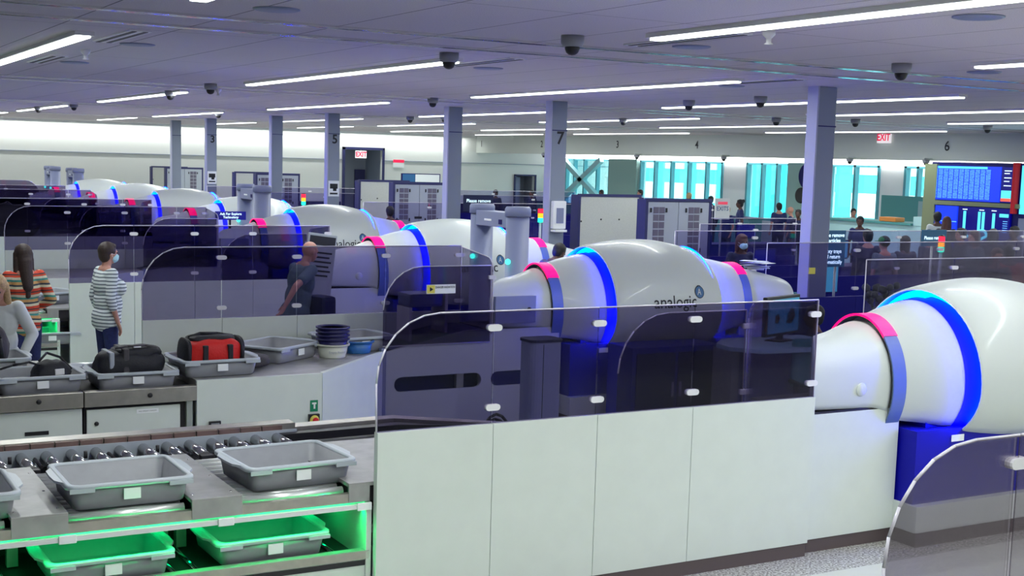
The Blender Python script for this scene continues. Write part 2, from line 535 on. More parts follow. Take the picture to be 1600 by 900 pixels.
# cross braces behind the first windows
def brace(y0, z0, y1, z1, lab):
    b = MB()
    a, c = Vector((30.8, y0, z0)), Vector((30.8, y1, z1))
    d_ = (c - a).normalized(); n_ = Vector((0, -d_.z, d_.y)) * .11
    b.loft([[a + n_ + Vector((-.1, 0, 0)), a + n_ + Vector((.1, 0, 0)), a - n_ + Vector((.1, 0, 0)), a - n_ + Vector((-.1, 0, 0))],
            [c + n_ + Vector((-.1, 0, 0)), c + n_ + Vector((.1, 0, 0)), c - n_ + Vector((.1, 0, 0)), c - n_ + Vector((-.1, 0, 0))]], smooth=False)
    return tag(b.build('steel_brace', M['brace']), lab, 'brace')
brace(49.9, 2.95, 46.5, 1.1, 'pale steel brace slanting down to the right across the first window')
brace(46.8, 2.95, 49.9, 1.2, 'pale steel brace slanting up to the right across the first window')
# outside
struct('ground', MB().box(36, 130, -40, 110, -1.2, -1.0), M['ground'])
def building(x, y0, y1, h, m, lab):
    t = empty('terminal_building', (x, (y0 + y1) / 2, 0), 0, lab, 'building', 'buildings outside the windows')
    w = (y1 - y0) / 2
    MB().box(0, 6, -w, w, -1, h).build('facade', m, t)
    MB().box(-.3, 6.2, -w - .3, w + .3, h, h + .35).build('roof', M['bldw'], t)
    n = max(3, int(w / 1.6))
    for k in range(n):
        yy = -w + (k + .5) * 2 * w / n
        for z in (0.3, 2.6):
            MB().box(-.08, 0, yy - w / n * .6, yy + w / n * .6, z, z + 1.3).build('window', M['bldw'] if m is not M['bldw'] else M['bldt'], t)
building(60, 88, 110, 4.2, M['bldt'], 'teal building outside behind the braced window')
building(58, 69, 84, 3.6, M['bldc'], 'cyan building with pale windows outside the five-part window')
building(66, 60, 68, 5.2, M['bldt'], 'tall teal building outside beside the white pier')
building(52, 48, 58, 3.0, M['bldc'], 'low cyan building outside between the clock pier and the column')
building(56, 34, 46, 3.9, M['bldw'], 'white building outside above the officers counter')
building(48, 20, 31, 3.2, M['bldc'], 'cyan building outside nearest the flight board')

# ------------------------------------------------------------------ columns
def column(x, y, num, lab):
    t = empty('column', (x, y, 0), 0, lab, 'column', 'hall columns')
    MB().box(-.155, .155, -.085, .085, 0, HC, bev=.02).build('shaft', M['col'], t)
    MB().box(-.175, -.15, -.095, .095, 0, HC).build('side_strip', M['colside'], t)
    MB().box(-.158, .158, -.088, .088, 3.30, 3.315).build('joint', M['navyd'], t)
    if num:
        text(num, .30, t, lambda u, v: (u + .02, -.089, 3.17 + v), M['ink'], bold=.006)
    return t
COLS = [(11.70, 12.76, None, 'wide grey column nearest the camera, left of the flight board'),
        (11.93, 19.55, '7', 'grey column marked with the number 7'),
        (12.06, 23.7, None, 'plain grey column between column 5 and column 7'),
        (12.22, 30.5, '5', 'grey column marked with the number 5'),
        (12.18, 34.45, None, 'plain grey column between column 3 and column 5'),
        (12.0, 39.8, '3', 'grey column marked with the number 3'),
        (12.08, 44.0, None, 'plain grey column farthest left, by the back wall')]
for c in COLS: column(*c)
def notice(x, y, z, lab):
    t = empty('wall_notice', (x, y, z), 0, lab, 'sign', 'small notices on the columns')
    MB().box(-.14, .14, -.012, 0, -.19, .19).build('board', M['paper'], t)
    b = MB(); b.box(-.10, .10, -.016, -.012, .0, .12).box(-.10, .10, -.016, -.012, -.14, -.10).box(-.02, .07, -.016, -.012, -.06, .02)
    b.build('print', M['ink'], t)
notice(12.22, 30.41, 1.98, 'small white notice on the third column from column seven')
notice(12.0, 39.71, 2.02, 'small white notice on the farthest numbered column, marked three')
t = empty('sanitizer_dispenser', (11.93, 19.46, 1.85), 0, 'white hand sanitizer dispenser fixed to column 7', 'dispenser')
MB().box(-.13, .13, -.10, 0, -.22, .26, bev=.02).build('housing', M['sticker'], t)
MB().box(-.07, .07, -.11, -.10, -.12, .14).build('window', M['gate'], t)
MB().box(-.12, .12, -.16, 0, -.27, -.23, bev=.01).build('drip_tray', M['sticker'], t)

# ------------------------------------------------------------------ ceiling things
LX = [2.58, 6.3, 10.02, 13.77, 17.1, 20.8, 24.4]
def light_strip(x, y0, y1, lab):
    t = empty('ceiling_light', (x, (y0 + y1) / 2, HC), 0, lab, 'ceiling light', 'linear ceiling lights')
    h = (y1 - y0) / 2
    MB().box(-.085, .085, -h - .02, h + .02, -.035, .0).build('housing', M['clip'], t)
    MB().box(-.06, .06, -h, h, -.055, -.035, bev=.008).build('diffuser', M['lamp'], t)
    l = bpy.data.lights.new('tube_light', 'AREA')
    l.shape = 'RECTANGLE'; l.size = .12; l.size_y = y1 - y0; l.energy = LAMP_W * (y1 - y0) / 6.5; l.color = LAMP_COL
    o = bpy.data.objects.new('tube_light', l); COL.objects.link(o); o.parent = t; o.location = (0, 0, -.06)
ROWS = [(-3.5, 2.6, 'row behind the camera'), (2.3, 8.85, 'nearest row'), (12.4, 19.0, 'second row'), (22.4, 28.8, 'third row'), (32.4, 38.8, 'fourth row'), (41.0, 46.0, 'farthest row')]
ordw = ['first', 'second', 'third', 'fourth', 'fifth', 'sixth', 'seventh']
for ri, (a, b, rn) in enumerate(ROWS):
    for xi, x in enumerate(LX):
        if ri == 0 and xi > 3: continue
        light_strip(x, a, b, 'linear white ceiling light, %s from the left in the %s' % (ordw[xi], rn))
# long slot diffusers running along the lanes
sn = 10
for y in (10.2, 11.15, 20.6, 21.55, 30.9, 31.85, 41):
    mb = MB()
    mb.box(-8, 26.8, y - .055, y - .03, HC - .02, HC).box(-8, 26.8, y + .03, y + .055, HC - .02, HC).box(-8, 26.8, y - .008, y + .008, HC - .02, HC)
    o = struct('trim_%d' % sn, mb, M['chrome']); sn += 1
    o = struct('trim_%d' % sn, MB().box(-8, 26.8, y - .03, y + .03, HC - .006, HC + .002), M['black']); sn += 1
# dome cameras
def dome(x, y, z=HC, lab='', s=.84, m1='grey'):
    t = empty('dome_camera', (x, y, z), 0, lab, 'security camera', 'dome cameras on the ceiling')
    MB().lathe((0, 0, 0), [(.115 * s, 0), (.115 * s, -.07 * s), (.10 * s, -.10 * s), (.085 * s, -.11 * s)], seg=20).build('housing', M[m1], t)
    MB().lathe((0, 0, -.11 * s), [(.075 * s, 0.01), (.074 * s, -.02 * s), (.06 * s, -.055 * s), (.035 * s, -.075 * s), (.004, -.082 * s)], seg=18).build('dome', M['black'], t)
DC = [(5.89, 9.45, 'between the two slot vents, top centre'), (5.96, 11.85, 'beside the end of a light, left of the top centre one'), (9.64, 9.45, 'upper right, between the slot vents'),
      (6.02, 20.0, 'upper left, above the gap right of the left light'), (6.22, 23.0, 'on the light at the upper left'), (10.07, 20.6, 'left of the light above column 7'),
      (12.87, 17.1, 'right of the column 7 light, left one of two'), (12.73, 15.2, 'right of column 7, right one of two'), (6.39, 31.9, 'far upper left on a light'),
      (6.2, 35.3, 'farthest upper left on a light'), (14.1, 30.1, 'left of the third plain column'), (18.11, 21.1, 'above the five-part window'), (19.13, 19.9, 'just right of the wide column'),
      (14.3, 28.6, 'just left of the plain column beside 7'), (10.2, 33.2, 'near column 3, end of a light'), (17.0, 25.0, 'just right of column 7'), (22.6, 19.6, 'above the exit sign'),
      (22.0, 24.0, 'above number 4'), (24.0, 17.2, 'far right above the number 6')]
for x, y, n in DC: dome(x, y, HC, 'dark dome security camera, ' + n)
for i, (y, n) in enumerate([(44.5, 'above the braced window'), (38.2, 'between the teal pier and the five-part window'), (33.4, 'over the five-part window middle'), (27.8, 'beside the wide column'), (25.0, 'under the exit sign')]):
    dome(26.6, y, 3.12, 'dark dome security camera on the soffit edge, ' + n)
    tag(MB().box(26.5, 26.82, y - .03, y + .03, 3.12, 3.16).build('camera_bracket', M['soffit']), 'short bracket of the soffit camera ' + n, 'bracket', 'soffit camera brackets')
for x, y, n in [(3.3, 13.4, 'left, beyond the nearest left light'), (3.38, 16.8, 'left, farthest of the pair'), (3.3, 9.35, 'top left above the slot vents'), (7.1, 6.3, 'top right corner beside the long light'),
                (7.24, 13.4, 'centre, right of the dome camera'), (7.15, 9.5, 'centre right below the long light'), (10.9, 9.55, 'right edge below the short light'), (10.9, 13.6, 'right of centre')]:
    tag(MB().lathe((x, y, HC), [(.17, .0), (.17, -.008), (.15, -.014), (.005, -.014)], seg=28).build('ceiling_speaker', M['gate']), 'round flush grey ceiling speaker, ' + n, 'ceiling speaker', 'round ceiling speakers')
for x, y, n in [(2.95, 12.6, 'beside the left light end'), (6.75, 12.6, 'beside the centre light end'), (6.7, 9.0, 'under the long near light'), (10.5, 12.6, 'beside the column 7 light'), (3.0, 16.5, 'at the left edge beside the light')]:
    t = empty('air_slot', (x, y, HC), 0, 'slotted ceiling air vent ' + n, 'air vent', 'short slotted vents')
    MB().box(-.10, .10, -.75, .75, -.012, 0).build('frame', M['clip'], t)
    b = MB(); b.box(-.07, -.03, -.72, .72, -.016, -.012).box(.03, .07, -.72, .72, -.016, -.012); b.build('slots', M['black'], t)
for x, y, n in [(3.05, 14.6, 'left, by the near light'), (6.6, 21.5, 'left, beyond the first camera row'), (6.75, 8.0, 'by the long near light')]:
    tag(MB().lathe((x, y, HC), [(.05, 0), (.05, -.03), (.02, -.06), (.02, -.09), (.035, -.10), (.0, -.105)], seg=14).build('sprinkler_head', M['clip']), 'small white sprinkler head, ' + n, 'sprinkler', 'ceiling sprinklers')

# cove light washing the back wall
t = empty('cove_light', (9, 50.1, HC), 0, 'bright cove light strip along the top of the back wall', 'cove light')
MB().box(-17, 17.6, .05, .16, -.09, -.0).build('housing', M['wwhite'], t)
l = bpy.data.lights.new('cove_tube', 'AREA'); l.shape = 'RECTANGLE'; l.size = 34; l.size_y = .1; l.energy = COVE_W; l.color = (1, 1, .96)
o = bpy.data.objects.new('cove_tube', l); COL.objects.link(o); o.parent = t; o.location = (.3, .05, -.10)
o.rotation_euler = (radians(12), 0, 0)

# writing on the soffit
for n, y, w_ in (('1', 50.0, 'one at the corner by the back wall'), ('2', 45.0, 'two just left of column 7'), ('3', 39.7, 'three right of column 7'), ('4', 35.07, 'four over the five-part window'), ('6', 24.5, 'six over the flight board')):
    t = empty('lane_number', (26.79, y, 3.47), 0, 'black numeral %s' % w_, 'number sign', 'lane numbers on the soffit')
    text(n, .36, t, lambda u, v: (-.005, -u, v), M['ink'], bold=.004)
def exit_sign(loc, rz, lab):
    t = empty('exit_sign', loc, rz, lab, 'exit sign')
    MB().box(-.24, .24, -.03, .03, -.15, .15, bev=.008).build('box', M['exitw'], t)
    text('EXIT', .25, t, lambda u, v: (u * .95, -.034, v * 1.1), M['redink'], bold=.008)
    MB().box(-.02, .02, -.01, .01, .15, .2).build('bracket', M['clip'], t)
exit_sign((26.72, 26.66, 3.70), radians(-90), 'red and white exit sign on the soffit left of number 6')
exit_sign((21.45, 50.46, 2.88), 0, 'red and white exit sign over the back wall doorway')
t = empty('warning_sign', (23.15, 50.48, 2.55), 0, 'small red and white sign right of the back doorway', 'sign')
MB().box(-.25, .25, -.02, 0, -.16, .16).build('board', M['paper'], t); MB().box(-.25, .25, -.024, -.02, .04, .16).build('red_band', M['redink'], t)

# ------------------------------------------------------------------ baggage scanners
# station: x, half width, centre height, rise above, drop below, cut height, superellipse power
def section(st, n=40):
    x, hw, zc, up, dn, zb, p = st
    pts = []
    sb = min(1.0, (zc - zb) / dn)
    a0 = -math.asin(sb)
    for i in range(n + 1):
        a = a0 + (pi - 2 * a0) * i / n
        c, s_ = cos(a), sin(a)
        if s_ >= 0:
            y = math.copysign(abs(c) ** (2 / p), c) * hw; z = zc + up * s_ ** (2 / p)
        else:
            y = c * hw; z = zc + dn * s_
        pts.append((x, y, z))
    return pts
def lerp_st(sts, x):
    for a, b in zip(sts, sts[1:]):
        if a[0] <= x <= b[0]:
            t = (x - a[0]) / (b[0] - a[0])
            return tuple(u + (v - u) * t for u, v in zip(a, b))
    return sts[0] if x < sts[0][0] else sts[-1]
DOME = [(7.83, .655, 1.16, .69, .48, .84, 2), (7.86, .675, 1.16, .71, .50, .83, 2), (8.0, .70, 1.16, .735, .52, .81, 2), (8.25, .725, 1.16, .765, .54, .78, 2),
        (8.5, .735, 1.16, .775, .55, .77, 2), (8.75, .725, 1.16, .76, .54, .77, 2), (9.0, .70, 1.16, .715, .52, .79, 2), (9.2, .665, 1.16, .66, .49, .82, 2), (9.25, .64, 1.16, .635, .47, .83, 2)]
def smooth_sts(sts, k=5):
    out = []
    for i in range(len(sts) - 1):
        p0 = sts[max(0, i - 1)]; p1 = sts[i]; p2 = sts[i + 1]; p3 = sts[min(len(sts) - 1, i + 2)]
        for j in range(k):
            t = j / k
            out.append(tuple(.5 * ((2 * b) + (c - a) * t + (2 * a - 5 * b + 4 * c - d) * t * t + (-a + 3 * b - 3 * c + d) * t ** 3) for a, b, c, d in zip(p0, p1, p2, p3)))
    out.append(sts[-1])
    return out
def scanner(yc, label):
    t = empty('baggage_scanner', (0, yc, 0), 0, label, 'baggage scanner', 'row of large white baggage scanners')
    t.location.x = 8.55
    K = -8.55
    def sh(mb): return mb
    def place(o): o.location.x = K; return o
    S = M['shell']
    # entrance hood
    hood = [(6.46, .345, 1.22, .285, .4, 1.05, 2.9), (6.48, .35, 1.22, .30, .4, 1.05, 3.0), (6.8, .35, 1.20, .355, .4, 1.04, 2.8), (7.05, .355, 1.18, .42, .42, 1.035, 2.5), (7.20, .365, 1.16, .47, .45, 1.0, 2.15)]
    def skew(ring):
        return [(x + max(0, (7.20 - x) / .74) * .60 * min(1, max(0, (y + .35) / .7)), y, z) for x, y, z in ring]
    place(MB().loft([skew(section(s_)) for s_ in smooth_sts(hood)]).build('entrance_hood', S, t))
    # ring
    def band(x0, x1, hw, up, dn, zb, name, m, a0=0, a1=1, ex=.012):
        r = []
        full = [section((x, hw + e, 1.16, up + e, dn + e, zb, 2), 60) for x, e in ((x0, 0), (x0, ex), (x1, ex), (x1, 0))]
        if (a0, a1) != (0, 1):
            full = [f[int(a0 * 60):int(a1 * 60) + 1] for f in full]
        mb = MB()
        n = len(full[0])
        V = [[mb.bm.verts.new(p) for p in f] for f in full]
        for a, b in zip(V, V[1:] + V[:1]):
            for i in range(n - 1):
                f = mb.bm.faces.new((a[i], a[i + 1], b[i + 1], b[i])); f.smooth = False
        return place(mb.build(name, m, t))
    band(7.20, 7.33, .385, .51, .46, .88, 'ring', M['ring'])
    band(7.195, 7.335, .387, .512, .46, .88, 'ring_light', M['red'], .25, .68, .016)
    cone = [(7.31, .385, 1.16, .51, .45, .92, 2), (7.5, .46, 1.16, .565, .47, .90, 2), (7.7, .53, 1.16, .605, .48, .87, 2), (7.92, .585, 1.16, .635, .49, .85, 2), (7.97, .59, 1.16, .64, .49, .85, 2)]
    place(MB().loft([section(s_) for s_ in smooth_sts(cone)]).build('entrance_cone', S, t))
    place(MB().loft([section(s_) for s_ in smooth_sts(DOME)], cap=False).build('dome_cover', S, t))
    # recess faces with blue led rings
    for x, nm, sg in ((7.925, 'led_ring', -1), (9.16, 'led_ring', 1)):
        a = section((x, .585, 1.16, .635, .49, .86, 2), 50); b = section((x, .665, 1.16, .69, .50, .86, 2), 50)
        mb = MB(); A = [mb.bm.verts.new(p) for p in a]; B = [mb.bm.verts.new(p) for p in b]
        for i in range(50): mb.bm.faces.new((A[i], A[i + 1], B[i + 1], B[i]))
        place(mb.build(nm, M['bluel'], t))
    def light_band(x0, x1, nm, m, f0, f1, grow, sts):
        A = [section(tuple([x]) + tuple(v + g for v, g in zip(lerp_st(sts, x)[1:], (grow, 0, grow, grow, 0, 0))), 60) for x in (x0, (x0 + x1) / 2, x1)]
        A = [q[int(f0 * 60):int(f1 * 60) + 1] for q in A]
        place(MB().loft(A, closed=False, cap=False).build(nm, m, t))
    light_band(7.77, 7.93, 'painted_led_glow', M['blueglow'], 0, 1, .006, cone)  # led light on the cone, added as a glowing band
    light_band(7.84, 7.93, 'led_crest', M['cyanl'], .12, .52, .012, cone)
    rear = [(9.12, .585, 1.16, .60, .47, .86, 2), (9.3, .53, 1.16, .575, .47, .87, 2), (9.55, .45, 1.16, .535, .46, .92, 2), (9.78, .39, 1.16, .49, .45, .97, 2)]
    place(MB().loft([section(s_) for s_ in smooth_sts(rear)]).build('exit_cone', S, t))
    light_band(9.16, 9.27, 'painted_led_glow', M['blueglow'], 0, 1, .006, rear)  # same painted glow on the exit cone
    band(9.77, 9.88, .385, .485, .45, .93, 'ring', M['ring'])
    band(9.765, 9.885, .387, .487, .45, .93, 'ring_light', M['red'], .25, .68, .016)
    ex = [(9.87, .37, 1.16, .46, .44, 1.0, 2.2), (10.1, .36, 1.17, .40, .42, 1.03, 2.5), (10.4, .355, 1.17, .335, .4, 1.04, 2.9), (10.52, .35, 1.17, .30, .4, 1.05, 3), (10.56, .33, 1.17, .27, .4, 1.06, 3)]
    place(MB().loft([section(s_) for s_ in smooth_sts(ex)]).build('exit_hood', S, t))
    # lower body
    b = MB(); b.box(7.36, 9.72, -.50, .50, .30, .86)
    b.box(7.55, 9.5, -.40, .40, .86, 1.0)
    place(b.build('base_cabinet', M['navy'], t))
    place(MB().box(7.33, 9.76, -.57, .57, .11, .31, bev=.006).build('plinth', M['white'], t))
    place(MB().box(7.35, 9.74, -.56, .56, 0, .11).build('kickplate', M['kick'], t))
    place(MB().box(6.47, 7.34, -.335, .335, .10, 1.02, bev=.004).build('entrance_stand', M['white'], t))
    place(MB().box(9.74, 10.5, -.335, .335, .10, 1.02, bev=.004).build('exit_stand', M['white'], t))
    place(MB().box(6.5, 7.32, -.32, .32, 0, .10).build('kickplate', M['kick'], t))
    place(MB().box(9.78, 10.45, -.32, .32, 0, .10).build('kickplate', M['kick'], t))
    place(MB().box(6.47, 7.2, -.33, .33, 1.022, 1.036).build('shadow_gap', M['black'], t))
    place(MB().lathe((6.92, -.352, 1.18), [(.001, -.006), (.045, -.006), (.05, 0), (.05, .004)], axis='y', seg=24).build('round_cap', S, t))
    # warning stickers on the base
    place(MB().box(7.72, 7.85, -.508, -.502, .76, .81).build('sticker', M['sticker'], t))
    # lettering and round emblem on the curved cover
    def on(x, z, e=.004):
        _, hw, zc, up, dn, zb, p = lerp_st(DOME, x)
        q = (z - zc) / (up if z > zc else dn)
        n_ = sqrt(max(0, 1 - q * q))
        return (x, -hw * n_ - e, z + (e if z > zc + .3 else 0))
    place(text('analogic', .19, t, lambda u, v: on(8.55 + u * .95, 1.30 + v), M['ink'], bold=.001))
    mb = MB()
    c = mb.bm.verts.new(on(8.89, 1.40, .006)); rr = [mb.bm.verts.new(on(8.89 + .062 * cos(a), 1.40 + .062 * sin(a), .006)) for a in [2 * pi * i / 24 for i in range(24)]]
    for i in range(24): mb.bm.faces.new((c, rr[i], rr[(i + 1) % 24]))
    place(mb.build('emblem', M['blueink'], t))
    place(text('A', .10, t, lambda u, v: on(8.885 + u * .8 + v * .15, 1.40 + v, .009), M['shell'], name='emblem_letter'))
    mb = MB()
    aa = [2 * pi * i / 24 for i in range(24)]
    o1 = [mb.bm.verts.new(on(8.89 + .068 * cos(a), 1.40 + .068 * sin(a), .005)) for a in aa]; o2 = [mb.bm.verts.new(on(8.89 + .060 * cos(a), 1.40 + .060 * sin(a), .008)) for a in aa]
    for i in range(24): mb.bm.faces.new((o1[i], o1[(i + 1) % 24], o2[(i + 1) % 24], o2[i]))
    place(mb.build('emblem_rim', M['ink'], t))
    return t
YC = [7.33, 12.15, 16.63, 21.45, 25.5, 30.3, 34.4, 38.9]
SL = ['large white baggage scanner cut off by the right edge, nearest the camera', 'large white baggage scanner second nearest, with its full dome and name in view',
      'white baggage scanner third nearest, behind the metal detector', 'white baggage scanner fourth nearest, above the bald man', 'white baggage scanner fifth nearest, beside the small dark screen',
      'white baggage scanner third from the far end', 'white baggage scanner second from the far end', 'white baggage scanner at the far end, behind the far grey gate post']
sc0 = scanner(YC[0], SL[0])
for y, lb in zip(YC[1:], SL[1:]):
    copy_tree(sc0, loc=(8.55, y, 0), label=lb)

# ------------------------------------------------------------------ tinted glass partitions on white walls
def partition(yw, x0, joints, x1, label, curve_l=True, curve_r=False, side=-1, base_end=None, gl='gl', basem='white', name='glass_partition', ret=0, ztop=1.85, zb=1.16, cat='glass partition'):
    """wall with its face at yw, seen from -y; joints are the panel seams"""
    t = empty(name, (x0, yw, 0), 0, label, cat, 'tinted glass partitions')
    xs = [x0] + list(joints) + [x1]
    X = lambda v: v - x0
    th = .05
    be = base_end or x1
    bs = [x for x in xs if x < be] + [be]
    for a, b in zip(bs, bs[1:]):
        MB().box(X(a) + .002, X(b) - .002, 0, th, .10, zb, bev=.002).build('base_panel', M[basem], t)
    MB().box(X(x0) + .01, X(be) - .01, .01, th, 0, .10).build('kickplate', M['kick'], t)
    for i, (a, b) in enumerate(zip(xs, xs[1:])):
        r = .40
        p = [(X(a) + .004, zb - .0), (X(b) - .004, zb - .0)]
        if i == len(xs) - 2 and curve_r:
            p += [(X(b) - .004, ztop - r)] + [(X(b) - .004 - r * (1 - cos(radians(q))), ztop - r + r * sin(radians(q))) for q in range(15, 91, 15)]
        else: p += [(X(b) - .004, ztop)]
        if i == 0 and curve_l:
            p += [(X(a) + r * (1 - sin(radians(q))), ztop - r + r * cos(radians(q))) for q in range(0, 91, 15)]
        else: p += [(X(a) + .004, ztop)]
        g = MB().prism(p, .019, .031, 'y').build('glass_pane', M[gl], t)
        # polished edge along the top
        e = MB()
        q = p[2:] if not (i == 0 and curve_l) else p[2:]
        for u, v in zip(q, q[1:]):
            e.tube((u[0], .025, u[1]), (v[0], .025, v[1]), .0065, seg=6)
        if i == 0: e.tube((q[-1][0], .025, q[-1][1]), (p[0][0], .025, zb), .0065, seg=6)
        if i == len(xs) - 2: e.tube((q[0][0], .025, q[0][1]), (p[1][0], .025, zb), .0065, seg=6)
        e.build('glass_edge', M['edge'], g)
    if ret:
        def pane(pts, ax, h0, h1, name='glass_pane', edges=None):
            g = MB().prism(pts, h0, h1, ax).build(name, M['gllight' if ax == 'x' else gl], t)
            e = MB(); hm = (h0 + h1) / 2
            for u, v in zip(pts[1:], pts[2:] + pts[:1]):
                P = (lambda q: (q[0], hm, q[1])) if ax == 'y' else (lambda q: (hm, q[0], q[1]))
                e.tube(P(u), P(v), .0065, seg=6)
            e.build('glass_edge', M['edge'], g)
        W = .74
        r = .14
        yy = [(ret * .04, 1.0), (ret * .04, ztop - .01)] + [(ret * (W - r * (1 - sin(radians(q)))), ztop - .07 - r * (1 - cos(radians(q)))) for q in range(0, 91, 18)] + [(ret * W, 1.0)]
        xr = X(x1) - .02
        pane(yy, 'x', xr - .012, xr)
        r = .42; za = 1.70
        pa = [(X(5.26), .92), (X(5.26), za - r)] + [(X(5.26) + r * (1 - cos(radians(q))), za - r + r * sin(radians(q))) for q in range(15, 91, 15)] + [(xr - .03, za), (xr - .03, .92)]
        pane(pa, 'y', ret * W - .006, ret * W + .006)
        for z in (1.08, 1.58):
            MB().box(xr - .06, xr + .02, ret * W - .02, ret * W + .02, z - .02, z + .02, bev=.006).build('clip', M['clip'], t)
    for a in list(joints) + ([x1] if not curve_r else []):
        for z in (zb + .10, ztop - .10):
            dx = 0 if a != x1 else -.03
            MB().prism(capsule2d(X(a) - .05 + dx, X(a) + .05 + dx, z - .02, z + .02, 5), .008, .042, 'y').build('clip', M['clip'], t)
    return t
partition(6.94, 3.08, (3.85, 4.61, 5.37), 6.45, 'long smoked glass partition on a white wall, nearest in the centre', base_end=6.45, ret=1)
partition(12.50, 3.11, (3.88, 4.65, 5.62), 6.50, 'smoked glass partition the bald man stands behind', ret=-1)
partition(16.26, 3.18, (3.95, 4.7, 5.45), 6.5, 'smoked glass partition behind the woman in the grey striped top', base_end=6.45, ret=1)
partition(21.80, 3.3, (4.25, 5.15, 6.0), 6.5, 'smoked glass partition left of the fourth scanner, with a rounded end at the red ring', ret=-1)
partition(25.13, 3.2, (4.2, 5.2, 5.9), 6.45, 'smoked glass partition fifth from the camera', curve_l=False, ret=1)
partition(30.65, 3.2, (4.2, 5.2, 6.0), 6.5, 'smoked glass partition sixth from the camera', curve_l=False, ret=-1)
partition(34.03, 3.2, (4.2, 5.2), 6.6, 'smoked glass partition second from the far end', curve_l=False)
partition(39.25, 3.2, (4.2, 5.2), 6.9, 'smoked glass partition at the far end', curve_l=False, curve_r=True)
partition(3.05, 3.2, (3.82, 4.6, 5.4), 6.45, 'smoked glass partition with a rounded corner at the lower right edge', gl='glmid')

# ------------------------------------------------------------------ conveyors
XE = 3.06
def conveyor_open(yw, label, copy_of=None):
    """lane whose open side faces the camera; local y grows away from the camera"""
    t = empty('conveyor', (0, yw, 0), 0, label, 'conveyor', 'tray conveyors')
    ST, PL = M['steel'], M['plate']
    x0 = -.75
    MB().box(x0, XE, 0, .045, .745, .80).build('front_rail', ST, t)
    MB().box(x0, 5.3, .05, 1.75, .70, .745).build('pan', M['dark'], t)
    plate_x = [2.005 - .94 * k for k in range(3)]
    for px in plate_x:
        p = MB(); p.box(px, px + .284, -.004, 1.12, .84, .862, bev=.003)
        p.box(px, px + .284, -.006, .012, .748, .85)
        pl = p.build('transfer_plate', PL, t)
        b = MB()
        for dx in (.03, .25):
            for dy in (.1, .5, .95): b.lathe((px + dx, dy, .862), [(.008, 0), (.007, .003), (.001, .003)], seg=8)
        b.build('screws', M['chrome'], pl)
        MB().box(px + .02, px + .264, .02, 1.1, .745, .84).build('plate_box', M['dark'], t)
    deck = MB(); deck.prism([(2.93, -.004), (5.28, -.004), (5.28, .66), (3.9, 1.12), (2.93, 1.12)], .84, .862, 'z')
    deck.box(2.93, XE, -.006, .012, .748, .85)
    deck.build('deck_plate', PL, t)
    MB().box(2.95, 5.2, .02, .6, .745, .84).build('plate_box', M['dark'], t)
    for px in [2.289, 1.349, .409]:
        first = None
        for k in range(11):
            y = .09 + k * .098
            o = None
            if first is None:
                first = MB().tube((px + .01, 0, .80), (px + .635, 0, .80), .027, seg=12).build('roller', M['rollerm'], t)
                first.location = (0, y, 0)
            else:
                o = first.copy(); COL.objects.link(o); o.parent = t; o.location = (0, y, 0)
    # main line with chrome cross rollers
    first = None
    k = 0
    x = 3.05
    while x > x0:
        if first is None:
            first = MB().tube((0, 1.22, .812), (0, 1.585, .812), .036, seg=14).build('cross_roller', M['chrome'], t); o = first
        else:
            o = first.copy(); COL.objects.link(o); o.parent = t
        o.location = (x, 0, 0)
        x -= .1525; k += 1
    x = 3.05; k = 0
    while x > x0:
        MB().box(x - .04, x + .04, 1.15, 1.215, .75, .83).build('roller_bearing', M['dark'], t)
        if k % 3 == 1: MB().tube((x - .07, 1.35, .80), (x - .07, 1.585, .80), .011, seg=8).build('spacer_rod', M['dark'], t)
        if k % 3 == 2: MB().tube((x - .08, 1.50, .80), (x - .08, 1.50, .845), .012, seg=8).build('sensor_pin', M['dark'], t)
        x -= .1525; k += 1
    MB().box(x0, 3.2, 1.585, 1.60, .745, .862).build('inner_fascia', M['cabg'], t)
    r = MB(); r.box(x0, 3.2, 1.625, 1.76, .84, .90)
    r.build('side_rail', ST, t)
    r = MB(); xx = 3.1
    while xx > x0: r.box(xx - .146, xx - .004, 1.60, 1.624, .862, .893); xx -= .152
    r.build('guide_strip', M['brown'], t)
    e = MB(); e.prism([(3.05, 1.60), (4.0, 1.64), (4.75, 1.32), (5.3, .68), (5.3, .60), (4.70, 1.22), (3.95, 1.54), (3.05, 1.52)], .79, .845, 'z')
    e.build('bumper', M['black'], t)
    e = MB(); e.prism([(3.05, 1.78), (4.02, 1.80), (5.3, .78), (5.3, .70), (3.98, 1.68), (3.05, 1.64)], .80, .865, 'z')
    e.build('bumper_cap', ST, t)
    # lit return shelf under the rollers
    s1 = MB().box(x0, XE, -.02, .03, .708, .735).build('light_rail', M['clip'], t)
    MB().box(x0, XE - .03, .036, .066, .718, .726).build('led_or_fill_strip', M['greenl'], s1)
    MB().box(x0, XE - .03, .40, .43, .688, .696).build('led_or_fill_strip', M['greenfill'], t)  # added fill strip that brightens the trays on the shelf
    for cx in (.62, 1.34, 1.12 - .9, 2.19, 3.02):
        MB().box(cx - .045, cx + .045, -.032, -.018, .70, .745, bev=.004).build('clip', M['sticker'], t)
    MB().box(x0, XE, .95, .97, 0, .70).build('back_panel', M['dark'], t)
    for px in (.10, .20, 1.06, 1.17, 2.02, 2.13, 2.84):
        MB().box(px - .03, px + .03, .66, .72, .40, .70).build('post', M['alu'], t)
    sh = MB().box(x0, XE, .0, .95, .36, .39).build('return_shelf', M['dark'], t)
    for px in [1.95, 2.08, .95, 1.08, 2.9]:
        MB().tube((px, .08, .405), (px, .9, .405), .015, seg=10).build('return_roller', M['chrome'], t)
    MB().box(x0, XE, -.01, .045, .40, .445).build('lower_rail', ST, t)
    MB().box(x0, XE, -.012, .05, .446, .452).build('lower_rail_top', M['alu'], t)
